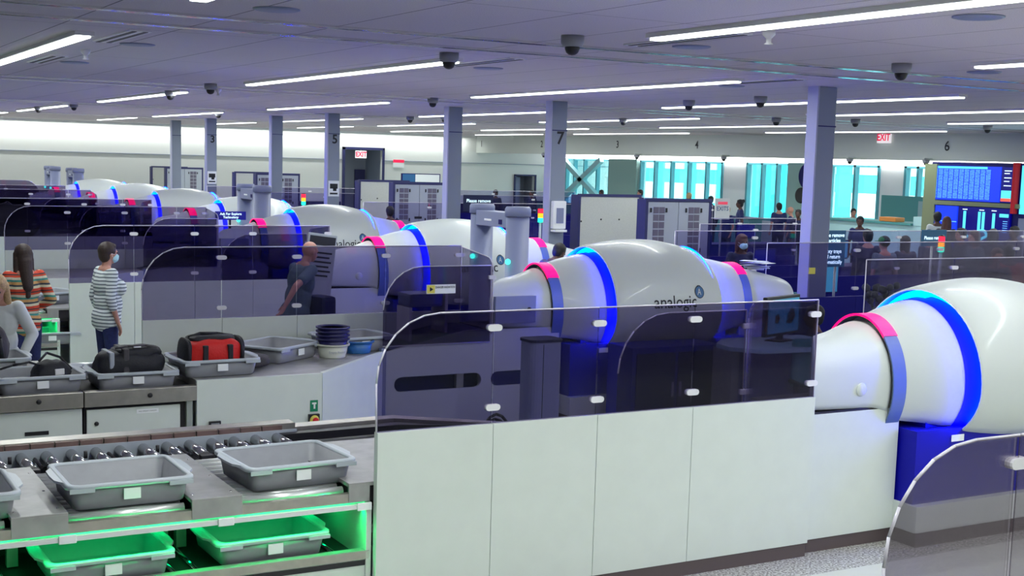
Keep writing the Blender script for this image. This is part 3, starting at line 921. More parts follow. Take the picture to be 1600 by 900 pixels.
    MB().box(x0, XE, .005, .045, .04, .40).build('front_panel', M['white'], t)
    MB().box(XE - .02, XE + .012, -.01, 1.7, .02, .74).build('end_panel', M['white'], t)
    MB().prism([(3.06, 1.72), (4.0, 1.76), (5.28, .70), (5.28, .66), (3.06, .66)], .0, .70, 'z').build('infeed_body', M['white'], t)
    return t
c1 = conveyor_open(7.0, 'tray conveyor nearest the camera with chrome rollers and green lit shelf')
copy_tree(c1, loc=(0, 16.30, 0), label='green lit tray conveyor beyond the woman in the colourful striped sweater')
copy_tree(c1, loc=(0, 25.17, 0), label='tray conveyor behind the fifth smoked glass partition')
copy_tree(c1, loc=(0, 34.07, 0), label='tray conveyor of the second farthest scanner')

def conveyor_closed(yw, label):
    """mirrored lane: the closed side with cabinets faces the camera; local y runs 0 (wall) to -1.75"""
    t = empty('conveyor', (0, yw, 0), 0, label, 'conveyor', 'tray conveyors')
    ST = M['steel']; x0 = -.75
    xa = 3.12
    MB().box(x0, 2.19, -1.78, -1.70, .705, .83, bev=.004).build('side_rail', ST, t)
    MB().box(2.20, xa - .01, -1.78, -1.70, .705, .83, bev=.004).build('side_rail', ST, t)
    for x in (1.95 - .1, 2.72): MB().lathe((x, -1.782, .775), [(.02, 0), (.02, -.005), (.001, -.005)], axis='y', seg=14).build('rail_bolt', M['black'], t)
    MB().prism([(x0, -1.70), (4.18, -1.70), (5.24, -.68), (5.24, -.05), (x0, -.05)], .70, .77, 'z').build('pan', M['dark'], t)
    MB().prism([(x0, -1.70), (xa, -1.70), (xa, -1.02), (x0, -1.02)], .77, .80, 'z').build('belt', M['belt'], t)
    MB().prism([(xa, -1.74), (4.22, -1.74), (5.28, -.70), (5.28, -.08), (3.6, -.08), (3.6, -1.02), (xa, -1.02)], .785, .865, 'z').build('curved_deck', M['plate'], t)
    # rollers of the loading side
    f = None
    for px in (.4, 1.35, 2.3):
        for k in range(9):
            if f is None:
                f = MB().tube((0, 0, .79), (.60, 0, .79), .026, seg=12).build('roller', M['rollerm'], t); o = f
            else: o = f.copy(); COL.objects.link(o); o.parent = t
            o.location = (px, -.15 - .095 * k, 0)
    for px in (.08, 1.02, 1.97, 2.92):
        MB().box(px, px + .28, -1.0, 0, .80, .83, bev=.003).build('transfer_plate', M['plate'], t)
    # cabinets below
    cb = MB().box(x0, 2.19, -1.73, -1.2, .10, .69, bev=.004).build('cabinet', M['white'], t)
    MB().box(1.75, 1.93, -1.737, -1.729, .50, .53).build('handle_slot', M['black'], cb)
    MB().box(2.21, 3.04, -1.70, -1.2, .10, .69).build('cabinet_recess', M['dark'], t)
    dr = MB().box(2.225, 2.98, -1.735, -1.715, .12, .675, bev=.004).build('door', M['white'], t)
    MB().lathe((2.30, -1.737, .56), [(.018, 0), (.018, -.008), (.001, -.008)], axis='y', seg=12).build('lock', M['black'], dr)
    lab = MB().box(2.62, 2.80, -1.739, -1.735, .62, .655).build('label', M['sticker'], dr)
    text('MAX WEIGHT CAPACITY', .013, lab, lambda u, v: (2.71 + u, -1.741, .638 + v), M['ink'])
    MB().box(3.03, 3.08, -1.75, -1.70, 0, .70).build('post', M['alu'], t)
    MB().box(3.11, 4.22, -1.77, -1.73, .06, .872, bev=.003).build('side_panel', M['white'], t)
    dg = MB(); dg.prism([(4.225, -1.765), (5.28, -.71), (5.28, -.66), (4.225, -1.70)], .06, .872, 'z')
    dg.build('angled_panel', M['white'], t)
    MB().box(x0, 4.2, -1.70, -1.66, 0, .08).build('kickplate', M['kick'], t)
    # controls
    s = MB().box(3.21, 3.31, -1.795, -1.77, .40, .52, bev=.004).build('isolator_switch', M['black'], t)
    MB().box(3.225, 3.295, -1.80, -1.795, .415, .505).build('switch_face', M['grey'], s)
    MB().box(3.24, 3.28, -1.822, -1.80, .445, .475, bev=.004).build('switch_knob', M['black'], s)
    e = MB().box(4.09, 4.19, -1.80, -1.77, .42, .52, bev=.004).build('emergency_stop', M['black'], t)
    MB().lathe((4.14, -1.80, .47), [(.042, 0), (.042, -.004), (.001, -.004)], axis='y', seg=20).build('yellow_ring', M['yellow'], e)
    MB().lathe((4.14, -1.804, .47), [(.014, 0), (.014, -.02), (.026, -.022), (.026, -.032), (.001, -.036)], axis='y', seg=18).build('red_button', M['redc'], e)
    g = MB().box(4.11, 4.18, -1.775, -1.77, .54, .64).build('green_label', M['green'], t)
    MB().box(4.125, 4.165, -1.779, -1.775, .605, .62).box(4.14, 4.155, -1.779, -1.775, .565, .61).build('pictogram', M['paper'], g)
    return t
c2 = conveyor_closed(12.48, 'tray conveyor with white cabinets carrying the red and black bags')
copy_tree(c2, loc=(0, 21.78, 0), label='tray conveyor behind the third smoked glass partition')
copy_tree(c2, loc=(0, 30.63, 0), label='tray conveyor behind the fifth smoked glass partition, farther lane')
copy_tree(c2, loc=(0, 39.2, 0), label='tray conveyor of the farthest scanner')

# sloped infeed housings with slot windows beside each even scanner
def housing(y, label):
    t = empty('infeed_housing', (5.3, y, 0), 0, label, 'machine housing', 'white infeed housings')
    X = lambda v: v - 5.3
    pts = [(X(5.30), .02), (X(7.3), .02), (X(7.3), .98), (X(7.22), 1.0), (X(7.22), 1.04), (X(6.2), 1.04), (X(5.30), .86)]
    p = MB(); p.prism(pts, 0, .03, 'y', holes=[capsule2d(X(5.40), X(6.38), .45, .60, 8), capsule2d(X(6.49), X(7.14), .45, .60, 8)])
    p.build('side_panel', M['shell'], t)
    MB().prism([(X(5.3), .82), (X(5.3), .86), (X(6.2), 1.04), (X(6.42), 1.04), (X(6.42), 1.0), (X(6.2), 1.0)], .03, .64, 'y').build('sloped_cover', M['navyd'], t)
    MB().box(X(5.32), X(6.44), .2, .6, .1, .75).build('motor_housing', M['navyd'], t)
    MB().box(X(6.47), X(7.18), .026, .030, .42, .63).build('slot_dark_plate', M['navyd'], t)  # thin dark plate added so the slot reads as a deep shaded hole
    MB().box(X(6.12), X(6.2), .05, .1, .1, .75).build('post', M['alu'], t)
    MB().box(X(5.24), X(5.296), -.04, .03, .05, .90, bev=.01).build('corner_post', M['gate'], t)
    MB().box(X(6.5), X(6.98), -.045, .0, 1.10, 1.38, bev=.004).build('access_box', M['gate'], t)
    MB().lathe((X(6.90), -.045, 1.24), [(.025, 0), (.02, -.02), (.001, -.025)], axis='y', seg=16).build('knob', M['black'], t)
    return t
h1 = housing(11.785, 'white housing with rounded slots, seen through the nearest glass')
copy_tree(h1, loc=(5.3, 21.085, 0), label='white housing with rounded slots beside the fourth scanner')
copy_tree(h1, loc=(5.3, 29.935, 0), label='white housing with rounded slots beside the sixth scanner')

# ------------------------------------------------------------------ trays
def tray(name='tray'):
    t = empty(name, (0, 0, 0), 0, 'x', 'tray')
    def rr(hx, hy, r, z, n=5, sag=0):
        P = []
        for cx, cy, a0 in ((hx - r, -hy + r, -90), (hx - r, hy - r, 0), (-hx + r, hy - r, 90), (-hx + r, -hy + r, 180)):
            for i in range(n + 1):
                a = radians(a0 + 90 * i / n); P.append((cx + r * cos(a), cy + r * sin(a), z))
        return P
    L, W = .345, .30
    b = MB()
    b.loft([rr(.285, .235, .04, 0), rr(.30, .25, .045, .012), rr(L - .025, W - .02, .05, .142), rr(L - .033, W - .028, .045, .142), rr(.292, .242, .04, .016), rr(.27, .22, .03, .010)])
    b.build('tub', M['grey'], t)
    # rim: a lip with a dropped outer skirt
    r = MB()
    def rim(hx, hy, rad, z): return rr(hx, hy, rad, z, 6)
    r.loft([rim(L - .034, W - .029, .045, .140), rim(L - .032, W - .027, .045, .152), rim(L - .006, W - .006, .055, .152), rim(L, W, .058, .146), rim(L, W, .058, .128), rim(L - .006, W - .006, .055, .128), rim(L - .008, W - .008, .055, .142)], cap=False)
    r.build('rim', M['rim'], t)
    for sx in (-1, 1):
        h = MB()
        pts = [(sx * (L - .01), -.20), (sx * (L + .03), -.12), (sx * (L + .035), 0), (sx * (L + .03), .12), (sx * (L - .01), .20)]
        if sx < 0: pts = pts[::-1]
        h.prism(pts, .138, .151, 'z')
        h.build('handle', M['rim'], t)
    for (xa, xb) in ((-.33, -.20), (.20, .33)):
        MB().box(xa, xb, -W - .004, -W + .006, .112, .135).build('rim_tab', M['rim'], t)
    MB().box(-.045, .045, -.292, -.284, .055, .115).build('label', M['sticker'], t)
    return t
TR0 = tray('tray')
def put_tray(x, y, z, rz, label, group='grey trays on the conveyors'):
    if not TR0.get('placed'):
        o = TR0; o['placed'] = 1
    else: o = copy_tree(TR0)
    o.location = (x, y, z); o.rotation_euler = (0, 0, rz); o['label'] = label; o['group'] = group
    return o
put_tray(1.70, 7.36, .828, 0, 'empty grey tray on the near rollers, left one of two full ones')
put_tray(2.68, 7.40, .828, radians(3), 'empty grey tray on the near rollers beside the white wall')
put_tray(.79, 7.36, .828, 0, 'empty grey tray cut off by the left edge on the near rollers')
put_tray(1.585, 7.33, .425, radians(1), 'grey tray on the green lit lower shelf, left one', 'grey trays on the green lit shelf')
put_tray(2.50, 7.34, .425, radians(1), 'grey tray on the green lit lower shelf, middle one', 'grey trays on the green lit shelf')
put_tray(3.42, 7.36, .425, radians(1), 'grey tray at the shelf end beside the white wall', 'grey trays on the green lit shelf')
put_tray(1.90, 11.13, .80, radians(2), 'grey tray holding a black handbag and white cloth')
put_tray(2.66, 11.10, .80, radians(-1), 'grey tray holding the long black bag')
put_tray(3.36, 11.12, .866, radians(2), 'grey tray holding the red and black duffel bag')
put_tray(4.15, 11.72, .866, radians(35), 'empty grey tray turned askew beside the stacked tubs')
put_tray(5.05, 12.06, .866, radians(8), 'dark shaded tray behind the blue tub')
put_tray(1.62, 11.95, .832, radians(2), 'grey tray under the grey backpack')
put_tray(2.45, 16.72, .80, 0, 'empty grey tray beyond the woman in the colourful sweater, upper left')
put_tray(3.0, 16.95, .86, radians(20), 'grey tray with a dark bag beyond the colourful sweater')
put_tray(2.98, 16.55, .425, 0, 'grey tray in the far green lit shelf', 'grey trays on the green lit shelf')
TR0.pop('placed', None) if hasattr(TR0, 'pop') else None
for o in COL.objects:
    if 'placed' in o: del o['placed']

# ------------------------------------------------------------------ metal detectors and security cabinets
def gate(y, lab, x=8.2):
    t = empty('metal_detector', (x, y, 0), 0, lab, 'metal detector', 'walk through metal detectors')
    for sy in (-1, 1):
        b = MB()
        ring = lambda z, g: [(( .16 + g) * cos(a), sy * .47 + (.095 + g) * sin(a), z) for a in [2 * pi * i / 28 for i in range(28)]]
        b.loft([ring(0, .02), ring(.04, .02), ring(.05, 0), ring(2.08, 0)])
        b.build('post', M['gate'], t)
        MB().loft([ring(2.08, .018), ring(2.17, .018), ring(2.20, .0)]).build('cap', M['gate'], t)
        MB().ball((-.155, sy * .47 - .05, 1.52), .035, seg=12).build('status_light', M['gdot'], t)
    h = MB().box(-.13, .13, -.40, .40, 1.93, 2.12, bev=.01).build('header', M['gate'], t)
    MB().box(-.136, -.13, -.02, .16, 2.0, 2.025).build('badge', M['sticker'], h)
    MB().box(-.138, -.13, -.30, -.22, 1.97, 2.03).build('display', M['navyd'], h)
    return t
g1 = gate(14.77, 'grey walk-through metal detector in the centre, behind the second scanner')
copy_tree(g1, loc=(7.95, 23.7, 0), label='grey walk-through metal detector beside the fifth scanner')
copy_tree(g1, loc=(8.2, 40.9, 0), label='grey walk-through metal detector in front of the farthest scanner')
copy_tree(g1, loc=(8.2, 44.4, 0), label='farthest grey metal detector post by the back wall')
def cabinet(kind, x, y, lab):
    t = empty('screening_cabinet', (x, y, 0), 0, lab, 'screening cabinet', 'tall screening cabinets')
    w = 1.32
    MB().box(0, w, .02, .22, .05, 2.22).build('body', M['cabf'], t)
    MB().box(0, w, -.02, .02, 2.19, 2.24).build('top_frame', M['cabf'], t)
    for xx in (0, w - .05): MB().box(xx, xx + .05, -.02, .02, .05, 2.19).build('frame_post', M['cabf'], t)
    MB().box(.03, w - .03, .03, .2, 0, .05).build('foot', M['kick'], t)
    if kind == 'plain':
        p = MB().box(.05, w - .05, -.012, .02, .1, 2.19).build('panel', M['cabp'], t)
        for xx in (.48, .86): MB().lathe((xx, -.013, 1.80), [(.016, 0), (.016, -.004), (.001, -.004)], axis='y', seg=12).build('hole', M['black'], p)
        for xx in (.07, w - .07): MB().box(xx - .012, xx + .012, -.018, -.012, 1.75, 1.78).build('latch', M['black'], p)
    else:
        for k in (0, 1):
            a, b_ = .05 + k * .61, .65 + k * .62
            d = MB().box(a, b_, -.012, .02, .1, 2.18).build('door', M['cabg'], t)
            gx = .16 + k * .70
            for (z1, z0) in ((2.10, 1.38), (1.0, .6)):
                for r in range(int((z1 - z0) / .12)):
                    for c in (0, 1):
                        MB().box(gx + c * .115, gx + c * .115 + .10, -.018, -.012, z1 - .12 * r - .10, z1 - .12 * r).build('vent_grille', M['grill'], d)
                for z in (z1 - .05, z0 + .02):
                    for xx in (gx - .055, gx + .25): MB().box(xx - .012, xx + .012, -.03, -.012, z - .035, z + .035).build('latch', M['black'], d)
        MB().box(.54, .72, -.018, -.012, 1.42, 1.47).build('name_plate', M['ink'], t)
    return t
ca = cabinet('plain', 12.28, 19.35, 'tall beige faced cabinet right of column 7')
cb_ = cabinet('doors', 12.28, 17.35, 'tall cabinet with vent grilles right of the beige one, nearest the camera')
for i, (y, w_) in enumerate(((29.0, 'beside the second plain column'), (38.4, 'beyond the column marked three'), (48.0, 'farthest left by the back wall'))):
    copy_tree(ca, loc=(12.28, y, 0), label='tall beige faced cabinet ' + w_)
    copy_tree(cb_, loc=(12.28, y - 1.95, 0), label='tall cabinet with vent grilles ' + w_)

# ------------------------------------------------------------------ operator area between the two nearest lanes
t = empty('service_pillar', (6.31, 10.5, 0), 0, 'grey rounded service pillar behind the nearest glass', 'pillar')
MB().prism(rrect(-.17, .17, -.13, .13, .07), 0, 1.10, 'z').build('body', M['gate'], t)
MB().prism(rrect(-.18, .18, -.14, .14, .075), 1.10, 1.125, 'z').build('cap', M['navyc'], t)
MB().box(-.05, -.044, -.132, -.128, .05, 1.08).build('seam', M['black'], t)
cabl = MB()
for k in range(4):
    pts = [(5.45 + .6 * i / 10, 10.32 + k * .03, .014 + (.46 - k * .05) * sin(pi * i / 10)) for i in range(11)]
    cabl.path(pts, .014, seg=6)
tag(cabl.build('cable_bundle', M['black']), 'arched black cables at the foot of the service pillar', 'cables')
t = empty('operator_desk', (8.8, 10.15, 0), 0, 'pale curved standing desk seen through the nearest glass', 'desk')
MB().prism([(-.62, -.10), (-.45, -.38), (.1, -.42), (.75, -.30), (.75, .42), (-.30, .42), (-.58, .15)], .98, 1.02, 'z').build('desk_top', M['cyanp'], t)
MB().box(-.56, -.47, -.08, .22, 0, .98).build('leg', M['alu'], t); MB().box(.60, .68, -.2, .3, 0, .98).build('leg', M['alu'], t)
MB().box(-.47, .6, .30, .33, .3, .98).build('modesty_panel', M['navy'], t)
t = empty('computer_monitor', (9.0, 10.25, 1.02), radians(20), 'wide monitor with a blue x-ray picture on the operator desk', 'monitor')
MB().box(-.34, .34, -.02, .03, .06, .46, bev=.008).build('bezel', M['black'], t)
sc = MB().box(-.31, .31, -.026, -.02, .09, .43).build('screen', M['montor'], t)
MB().prism([(-.18, .20), (-.12, .18), (-.08, .24), (-.11, .29), (-.17, .27)], -.028, -.026, 'y').build('xray_picture', M['ink'], sc)
MB().prism([(.05, .18), (.16, .17), (.24, .24), (.20, .32), (.14, .34), (.08, .27)], -.028, -.026, 'y').build('xray_picture', M['ink'], sc)
MB().box(-.05, .05, -.0, .03, 0, .08).build('stand', M['black'], t); MB().box(-.14, .14, -.08, .10, 0, .012).build('foot', M['black'], t)
def chair(x, y, rz, lab, m='teal'):
    t = empty('office_chair', (x, y, 0), rz, lab, 'chair', 'dark office chairs')
    MB().box(-.25, .25, -.24, .24, .46, .54, bev=.03).build('seat', M[m], t)
    MB().box(-.23, .23, -.29, -.23, .62, 1.10, bev=.03).build('backrest', M[m], t)
    MB().box(-.03, .03, -.28, -.25, .48, .66).build('back_bracket', M['black'], t)
    MB().tube((0, 0, .10), (0, 0, .46), .03).build('gas_lift', M['black'], t)
    for i in range(5):
        a = 2 * pi * i / 5
        lg = MB().tube((0, 0, .12), (.28 * cos(a), .28 * sin(a), .07), .022, .015).build('leg', M['black'], t)
        MB().ball((.28 * cos(a), .28 * sin(a), .032), .03, seg=10).build('caster', M['black'], lg)
    for s_ in (-1, 1):
        MB().box(s_ * .27 - .025, s_ * .27 + .025, -.16, .14, .68, .71, bev=.008).box(s_ * .27 - .015, s_ * .27 + .015, -.03, .02, .50, .68).build('armrest', M['black'], t)
    return t
ch = chair(8.95, 9.55, radians(160), 'dark teal office chair under the operator desk')
copy_tree(ch, loc=(9.75, 10.55, 0), rz=radians(60), label='dark office chair carrying the seated operator')
MBX = empty('equipment_cabinet', (7.95, 11.05, 0), 0, 'dark navy equipment cabinet in front of the second scanner base', 'cabinet')
MB().box(-.35, .75, -.2, .25, 0, .92, bev=.008).build('body', M['navy'], MBX); MB().box(-.30, .18, -.212, -.2, .06, .86).build('door', M['navyd'], MBX); MB().box(.22, .70, -.212, -.2, .06, .86).build('door', M['navyd'], MBX)
MB().box(.14, .16, -.23, -.212, .4, .55).build('handle', M['clip'], MBX); MB().box(.24, .26, -.23, -.212, .4, .55).build('handle', M['clip'], MBX)

# warning label and grey access hatch at the second scanner mouth
t = empty('radiation_label', (5.87, 11.745, 1.475), 0, 'yellow radiation warning label on the second lane glass', 'label')
MB().box(-.16, .16, -.016, -.008, -.045, .045).build('plate', M['sticker'], t)
MB().box(-.155, -.07, -.018, -.016, -.04, .04).build('yellow_field', M['yellow'], t)
text('DANGER RADIATION', .030, t, lambda u, v: (.045 + u * .75, -.018, .018 + v), M['ink'], bold=.0006)
MB().lathe((-.113, -.018, 0), [(.026, 0), (.026, -.001), (.001, -.001)], axis='y', seg=3).build('warning_triangle', M['ink'], t)
t = empty('hand_check_box', (5.85, 11.95, .87), 0, 'pale grey box frame behind the radiation label', 'box')
MB().box(-.22, .16, 0, .3, .40, .54, bev=.03).build('body', M['gate'], t)
MB().box(.17, .20, -.02, .3, 0, .56).build('post', M['clip'], t); MB().box(-.22, -.19, 0, .3, 0, .40).build('post', M['clip'], t)

# ------------------------------------------------------------------ bags and tubs on the second lane
def soft_box(mb, hx, hy, hz, sq=3.2, n=20, c=(0, 0, 0), taper=0.0, seedv=1):
    rnd = random.Random(seedv)
    rings = []
    for j in range(n + 1):
        ph = -pi / 2 + pi * j / n
        cz, sz = cos(ph), sin(ph)
        ring = []
        for i in range(28):
            a = 2 * pi * i / 28
            e = 2 / sq
            x = math.copysign(abs(cos(a)) ** e, cos(a)) * max(.001, abs(cz)) ** e
            y = math.copysign(abs(sin(a)) ** e, sin(a)) * max(.001, abs(cz)) ** e
            z = math.copysign(abs(sz) ** e, sz)
            w = 1 + .035 * sin(5 * a + 3 * z + seedv) + .02 * sin(9 * a - 4 * z)
            k = 1 - taper * max(0, z)
            ring.append((c[0] + hx * x * w * k, c[1] + hy * y * w * k, c[2] + hz * z * (1 + .05 * sin(4 * x * 2 + seedv))))
        rings.append(ring)
    return mb.loft(rings)
# long black bag
t = empty('black_bag', (2.66, 11.12, .865), radians(2), 'long black soft bag with grey straps lying in the middle tray', 'bag')
soft_box(MB(), .29, .18, .125, c=(-.01, 0, .12), taper=.10, seedv=2).build('bag_body', M['bagk'], t)
soft_box(MB(), .20, .15, .05, c=(.05, .0, .215), seedv=5).build('top_flap', M['bagk'], t)
MB().box(-.10, -.05, -.175, .15, .03, .262, bev=.012).build('strap', M['bagg'], t)
MB().box(-.21, -.17, -.165, .12, .10, .235, bev=.01).build('grey_panel', M['cabg'], t)
MB().box(-.10, -.06, -.19, -.18, .055, .07).build('buckle', M['sticker'], t); MB().box(.0, .06, -.12, -.06, .262, .272).build('tag', M['sticker'], t)
MB().path([(-.15, -.1, .26), (-.05, -.11, .275), (.1, -.10, .275), (.2, -.09, .25)], .008).build('zip', M['bagg'], t)
# red duffel
t = empty('duffel_bag', (3.36, 11.14, .925), radians(3), 'red and black duffel bag with black carry straps', 'bag')
b = MB(); soft_box(b, .25, .175, .125, c=(0, 0, .12), sq=3.4, seedv=3); b.build('bag_body', M['redbag'], t)
for s_ in (-1, 1): soft_box(MB(), .035, .15, .125, c=(s_ * .235, 0, .125), sq=2.6, seedv=4).build('end_panel', M['bagk'], t)
soft_box(MB(), .21, .12, .04, c=(0, .02, .232), seedv=6).build('top_panel', M['bagk'], t)
for s_ in (-1, 1): MB().box(s_ * .11 - .022, s_ * .11 + .022, -.192, .1, .02, .20, bev=.008).build('strap', M['bagk'], t)
MB().path([(-.11, -.175, .06), (-.09, -.20, -.01), (-.03, -.245, -.035), (.03, -.25, -.035), (.09, -.20, -.01), (.11, -.175, .06)], .012).build('carry_handle', M['bagk'], t)
MB().box(-.035, .035, -.265, -.24, -.05, -.02, bev=.008).build('handle_wrap', M['redbag'], t)
MB().path([(-.2, .02, .25), (-.1, .0, .285), (.05, .01, .278), (.2, .02, .25)], .012).build('carry_handle', M['bagk'], t)
# backpack
t = empty('backpack', (1.60, 11.98, .862), radians(-8), 'dark grey backpack standing in the far left tray', 'bag')
soft_box(MB(), .23, .15, .20, c=(0, 0, .20), taper=.2, seedv=7).build('bag_body', M['bagg'], t)
soft_box(MB(), .15, .06, .12, c=(0, -.15, .14), seedv=8).build('front_pocket', M['bagg'], t)
for s_ in (-1, 1): MB().path([(s_ * .12, -.12, .38), (s_ * .15, -.20, .28), (s_ * .17, -.21, .12), (s_ * .16, -.16, .03)], .022).build('shoulder_strap', M['bagk'], t)
MB().path([(-.06, 0, .39), (-.03, 0, .44), (.03, 0, .44), (.06, 0, .39)], .012).build('carry_handle', M['bagk'], t)
# handbag and cloth
t = empty('handbag', (2.02, 11.12, .83), radians(15), 'small black handbag with long strap in the left tray', 'bag')
soft_box(MB(), .15, .12, .10, c=(0, 0, .11), taper=.25, seedv=9).build('bag_body', M['bagk'], t)
MB().path([(-.10, -.03, .18), (-.22, -.08, .22), (-.34, -.05, .20), (-.42, 0, .17)], .009).build('strap', M['bagk'], t)
MB().path([(-.08, .04, .2), (0, .07, .26), (.10, .04, .22), (.18, 0, .12)], .010).build('carry_handle', M['bagk'], t)
MB().box(-.02, .06, -.125, -.11, .10, .15, bev=.006).build('buckle', M['clip'], t)
t = soft_box(MB(), .18, .14, .035, c=(1.74, 11.10, .868), seedv=10).build('folded_cloth', M['whitec'])
tag(t, 'folded white cloth beside the black handbag', 'cloth')
t = empty('laptop_sleeve', (2.28, 11.62, .86), radians(50), 'flat grey rounded case leaning between the left trays', 'case')
MB().prism(rrect(-.22, .22, -.10, .10, .04), 0, .03, 'z').build('case_body', M['rim'], t); MB().prism(rrect(-.19, .19, -.07, .07, .03), .03, .035, 'z').build('lining', M['cabg'], t)
t = soft_box(MB(), .20, .15, .06, c=(3.72, 11.28, .93), seedv=12).build('jacket', M['bagg']); tag(t, 'rolled dark jacket between the duffel bag and the empty tray', 'jacket')
# stacked round tubs
def tub(x, y, z, m, lab, r=.15, h=.11):
    t = empty('round_tub', (x, y, z), 0, lab, 'tub', 'round tubs on the conveyor')
    MB().lathe((0, 0, 0), [(.001, 0), (r * .78, 0), (r * .80, .01), (r * .94, h - .01), (r * .91, h - .01), (r * .77, .014), (.001, .014)], seg=32).build('bowl', M[m], t)
    MB().lathe((0, 0, 0), [(r * .92, h - .015), (r * 1.04, h - .015), (r * 1.05, h - .004), (r * 1.04, h), (r * .92, h), (r * .92, h - .015)], seg=32).build('rim', M[m], t)
    return t
TX, TY = 4.68, 11.62
w = tub(TX, TY, .866, 'tubw', 'white round tub at the bottom of the stack', .155, .13)
text('Empty Pockets', .030, w, lambda u, v: (.139 * sin(u / .139), -.139 * cos(u / .139) - .002, .06 + v), M['cabg'])
for k, wds in enumerate(('lowest', 'second', 'third', 'topmost')):
    tub(TX, TY, .905 + .036 * (k + 1) + .01, 'tubd', 'dark navy round tub, %s of the nested four' % wds, .155, .10)
tub(5.02, 11.82, .866, 'tub', 'blue round tub beside the stack of tubs', .155, .12)

# ------------------------------------------------------------------ signs
def pole_sign(x, y, z0, z1, w, lines, lab, m='signb', rz=0.0, name='floor_sign', px=0.0, tm='scrtextw', size=.10, pm='alu'):
    t = empty(name, (x, y, 0), rz, lab, 'sign')
    MB().box(-w / 2, w / 2, -.012, .012, z0, z1, bev=.003).build('board', M[m], t)
    MB().tube((px, .03, 0), (px, .03, z1 - .05), .018).build('pole', M[pm], t)
    MB().lathe((px, .03, 0), [(.15, 0), (.15, .015), (.03, .03), (.02, .04)], seg=20).build('base', M[pm], t)
    if lines:
        text(lines, size, t, lambda u, v: (u, -.016, (z0 + z1) / 2 + v), M[tm], bold=.001)
    return t
pole_sign(13.0, 13.85, 1.42, 1.93, .50, 'Please remove\nall articles\n\nEmpty trays\nwill return\nautomatically', 'blue sign on a pale pole right of the wide column', size=.075, px=.12)
pole_sign(15.7, 14.5, 1.65, 1.90, .52, 'Please remove', 'small blue sign behind the person with black hair, near the red lamp', size=.075)
pole_sign(13.35, 25.0, 1.68, 2.03, .72, 'Please remove\nall articles', 'blue sign behind the metal detector, left of column 7', size=.10, m='navyc')
pole_sign(6.75, 21.3, 1.67, 1.81, .52, 'Ask For Explore\nTechnology', 'small dark screen beside the fourth scanner', size=.055, m='screenk', pm='black')
t = pole_sign(18.1, 22.7, 1.65, 2.10, .40, 'EXITS', 'white sign with blue word exits and red lines', m='sticker', tm='blueink', size=.13)
for k in range(3): MB().box(-.13, .13, -.016, -.012, 1.97 - .0 + .04 * k - .02 * k, 1.985 + .04 * k - .02 * k).build('text_line', M['redink'], t)
t = empty('instruction_board', (5.82, 14.95, 0), radians(10), 'tilted grey notice board with dark text beside the bald man', 'sign')
T = Matrix.Rotation(radians(9), 4, 'Y')
def tl(mb_, nm, m): o = mb_.build(nm, m, t); o.rotation_euler = (0, radians(7), 0); o.location = (-.16, 0, 0); return o
tl(MB().box(-.20, .20, -.012, .012, 1.05, 1.84, bev=.01), 'board', M['cabg'])
tl(MB().box(-.18, .18, -.016, -.012, 1.70, 1.81), 'title_band', M['ink'])
for k in range(6):
    tl(MB().box(-.15, .15 - .03 * (k % 2), -.016, -.012, 1.60 - .055 * k, 1.622 - .055 * k), 'text_line', M['ink'])
MB().tube((.0, .03, 0), (.0, .03, 1.2), .016).build('pole', M['alu'], t)
MB().lathe((0, .03, 0), [(.16, 0), (.16, .02), (.02, .03)], seg=20).build('base', M['alu'], t)
def beacon(x, y, z, lab):
    t = empty('stack_light', (x, y, 0), 0, lab, 'stack light', 'signal stack lights')
    MB().tube((0, 0, 0), (0, 0, z), .022).build('pole', M['cabg'], t)
    for k, m in enumerate(('greenlamp', 'amber', 'redlamp')):
        MB().tube((0, 0, z + .075 * k), (0, 0, z + .075 * k + .07), .045).build('lamp', M[m], t)
    MB().lathe((0, 0, z + .225), [(.045, 0), (.03, .015), (.001, .02)], seg=14).build('cap', M['black'], t)
beacon(14.78, 13.5, 1.64, 'signal lamp with red and amber lights near the right travellers')
beacon(9.75, 25.9, 1.75, 'signal lamp with red, amber and green lights left of the beige cabinet')
beacon(11.15, 18.7, 1.78, 'signal lamp with red and amber lights left of column 7')

# ------------------------------------------------------------------ exit side: dark partitions and belongings tables
def exit_part(y, x0, n, w, lab, cr=False):
    return partition(y, x0, [x0 + w * (i + 1) for i in range(n - 1)], x0 + w * n, lab, curve_l=False, curve_r=cr, basem='navyb', name='exit_partition', gl='gllight')
exit_part(12.55, 10.75, 4, 1.5, 'dark glass partition on a navy base, nearest behind the second scanner exit')
exit_part(15.05, 11.2, 5, 1.45, 'dark glass partition on a navy base, second behind the wide column')
exit_part(16.95, 13.1, 2, 1.15, 'dark glass partition on a navy base, third behind the wide column')
exit_part(18.95, 14.2, 2, 1.35, 'dark glass partition on a navy base, fourth behind the wide column')
exit_part(10.05, 9.95, 4, 1.3, 'dark glass partition on a navy base, directly above the nearest dome')
exit_part(25.1, 10.75, 6, 1.5, 'dark glass partition on a navy base behind the metal detector')
exit_part(31.0, 10.75, 8, 1.5, 'dark glass partition on a navy base, farther behind the metal detector')
exit_part(36.0, 10.75, 8, 1.5, 'dark glass partition on a navy base far behind column 5')
def table(x, y, w, d_, lab, m='navyd', rz=0.0, h=.86):
    t = empty('search_table', (x, y, 0), rz, lab, 'table', 'navy belongings tables')
    MB().box(-w / 2, w / 2, -d_ / 2, d_ / 2, h - .05, h, bev=.008).build('table_top', M[m], t)
    MB().box(-w / 2 + .08, w / 2 - .08, -d_ / 2 + .05, d_ / 2 - .05, .08, h - .05).build('cabinet', M['navyb'], t)
    MB().box(-w / 2 + .1, w / 2 - .1, -d_ / 2 + .08, d_ / 2 - .08, 0, .08).build('kickplate', M['black'], t)
    return t
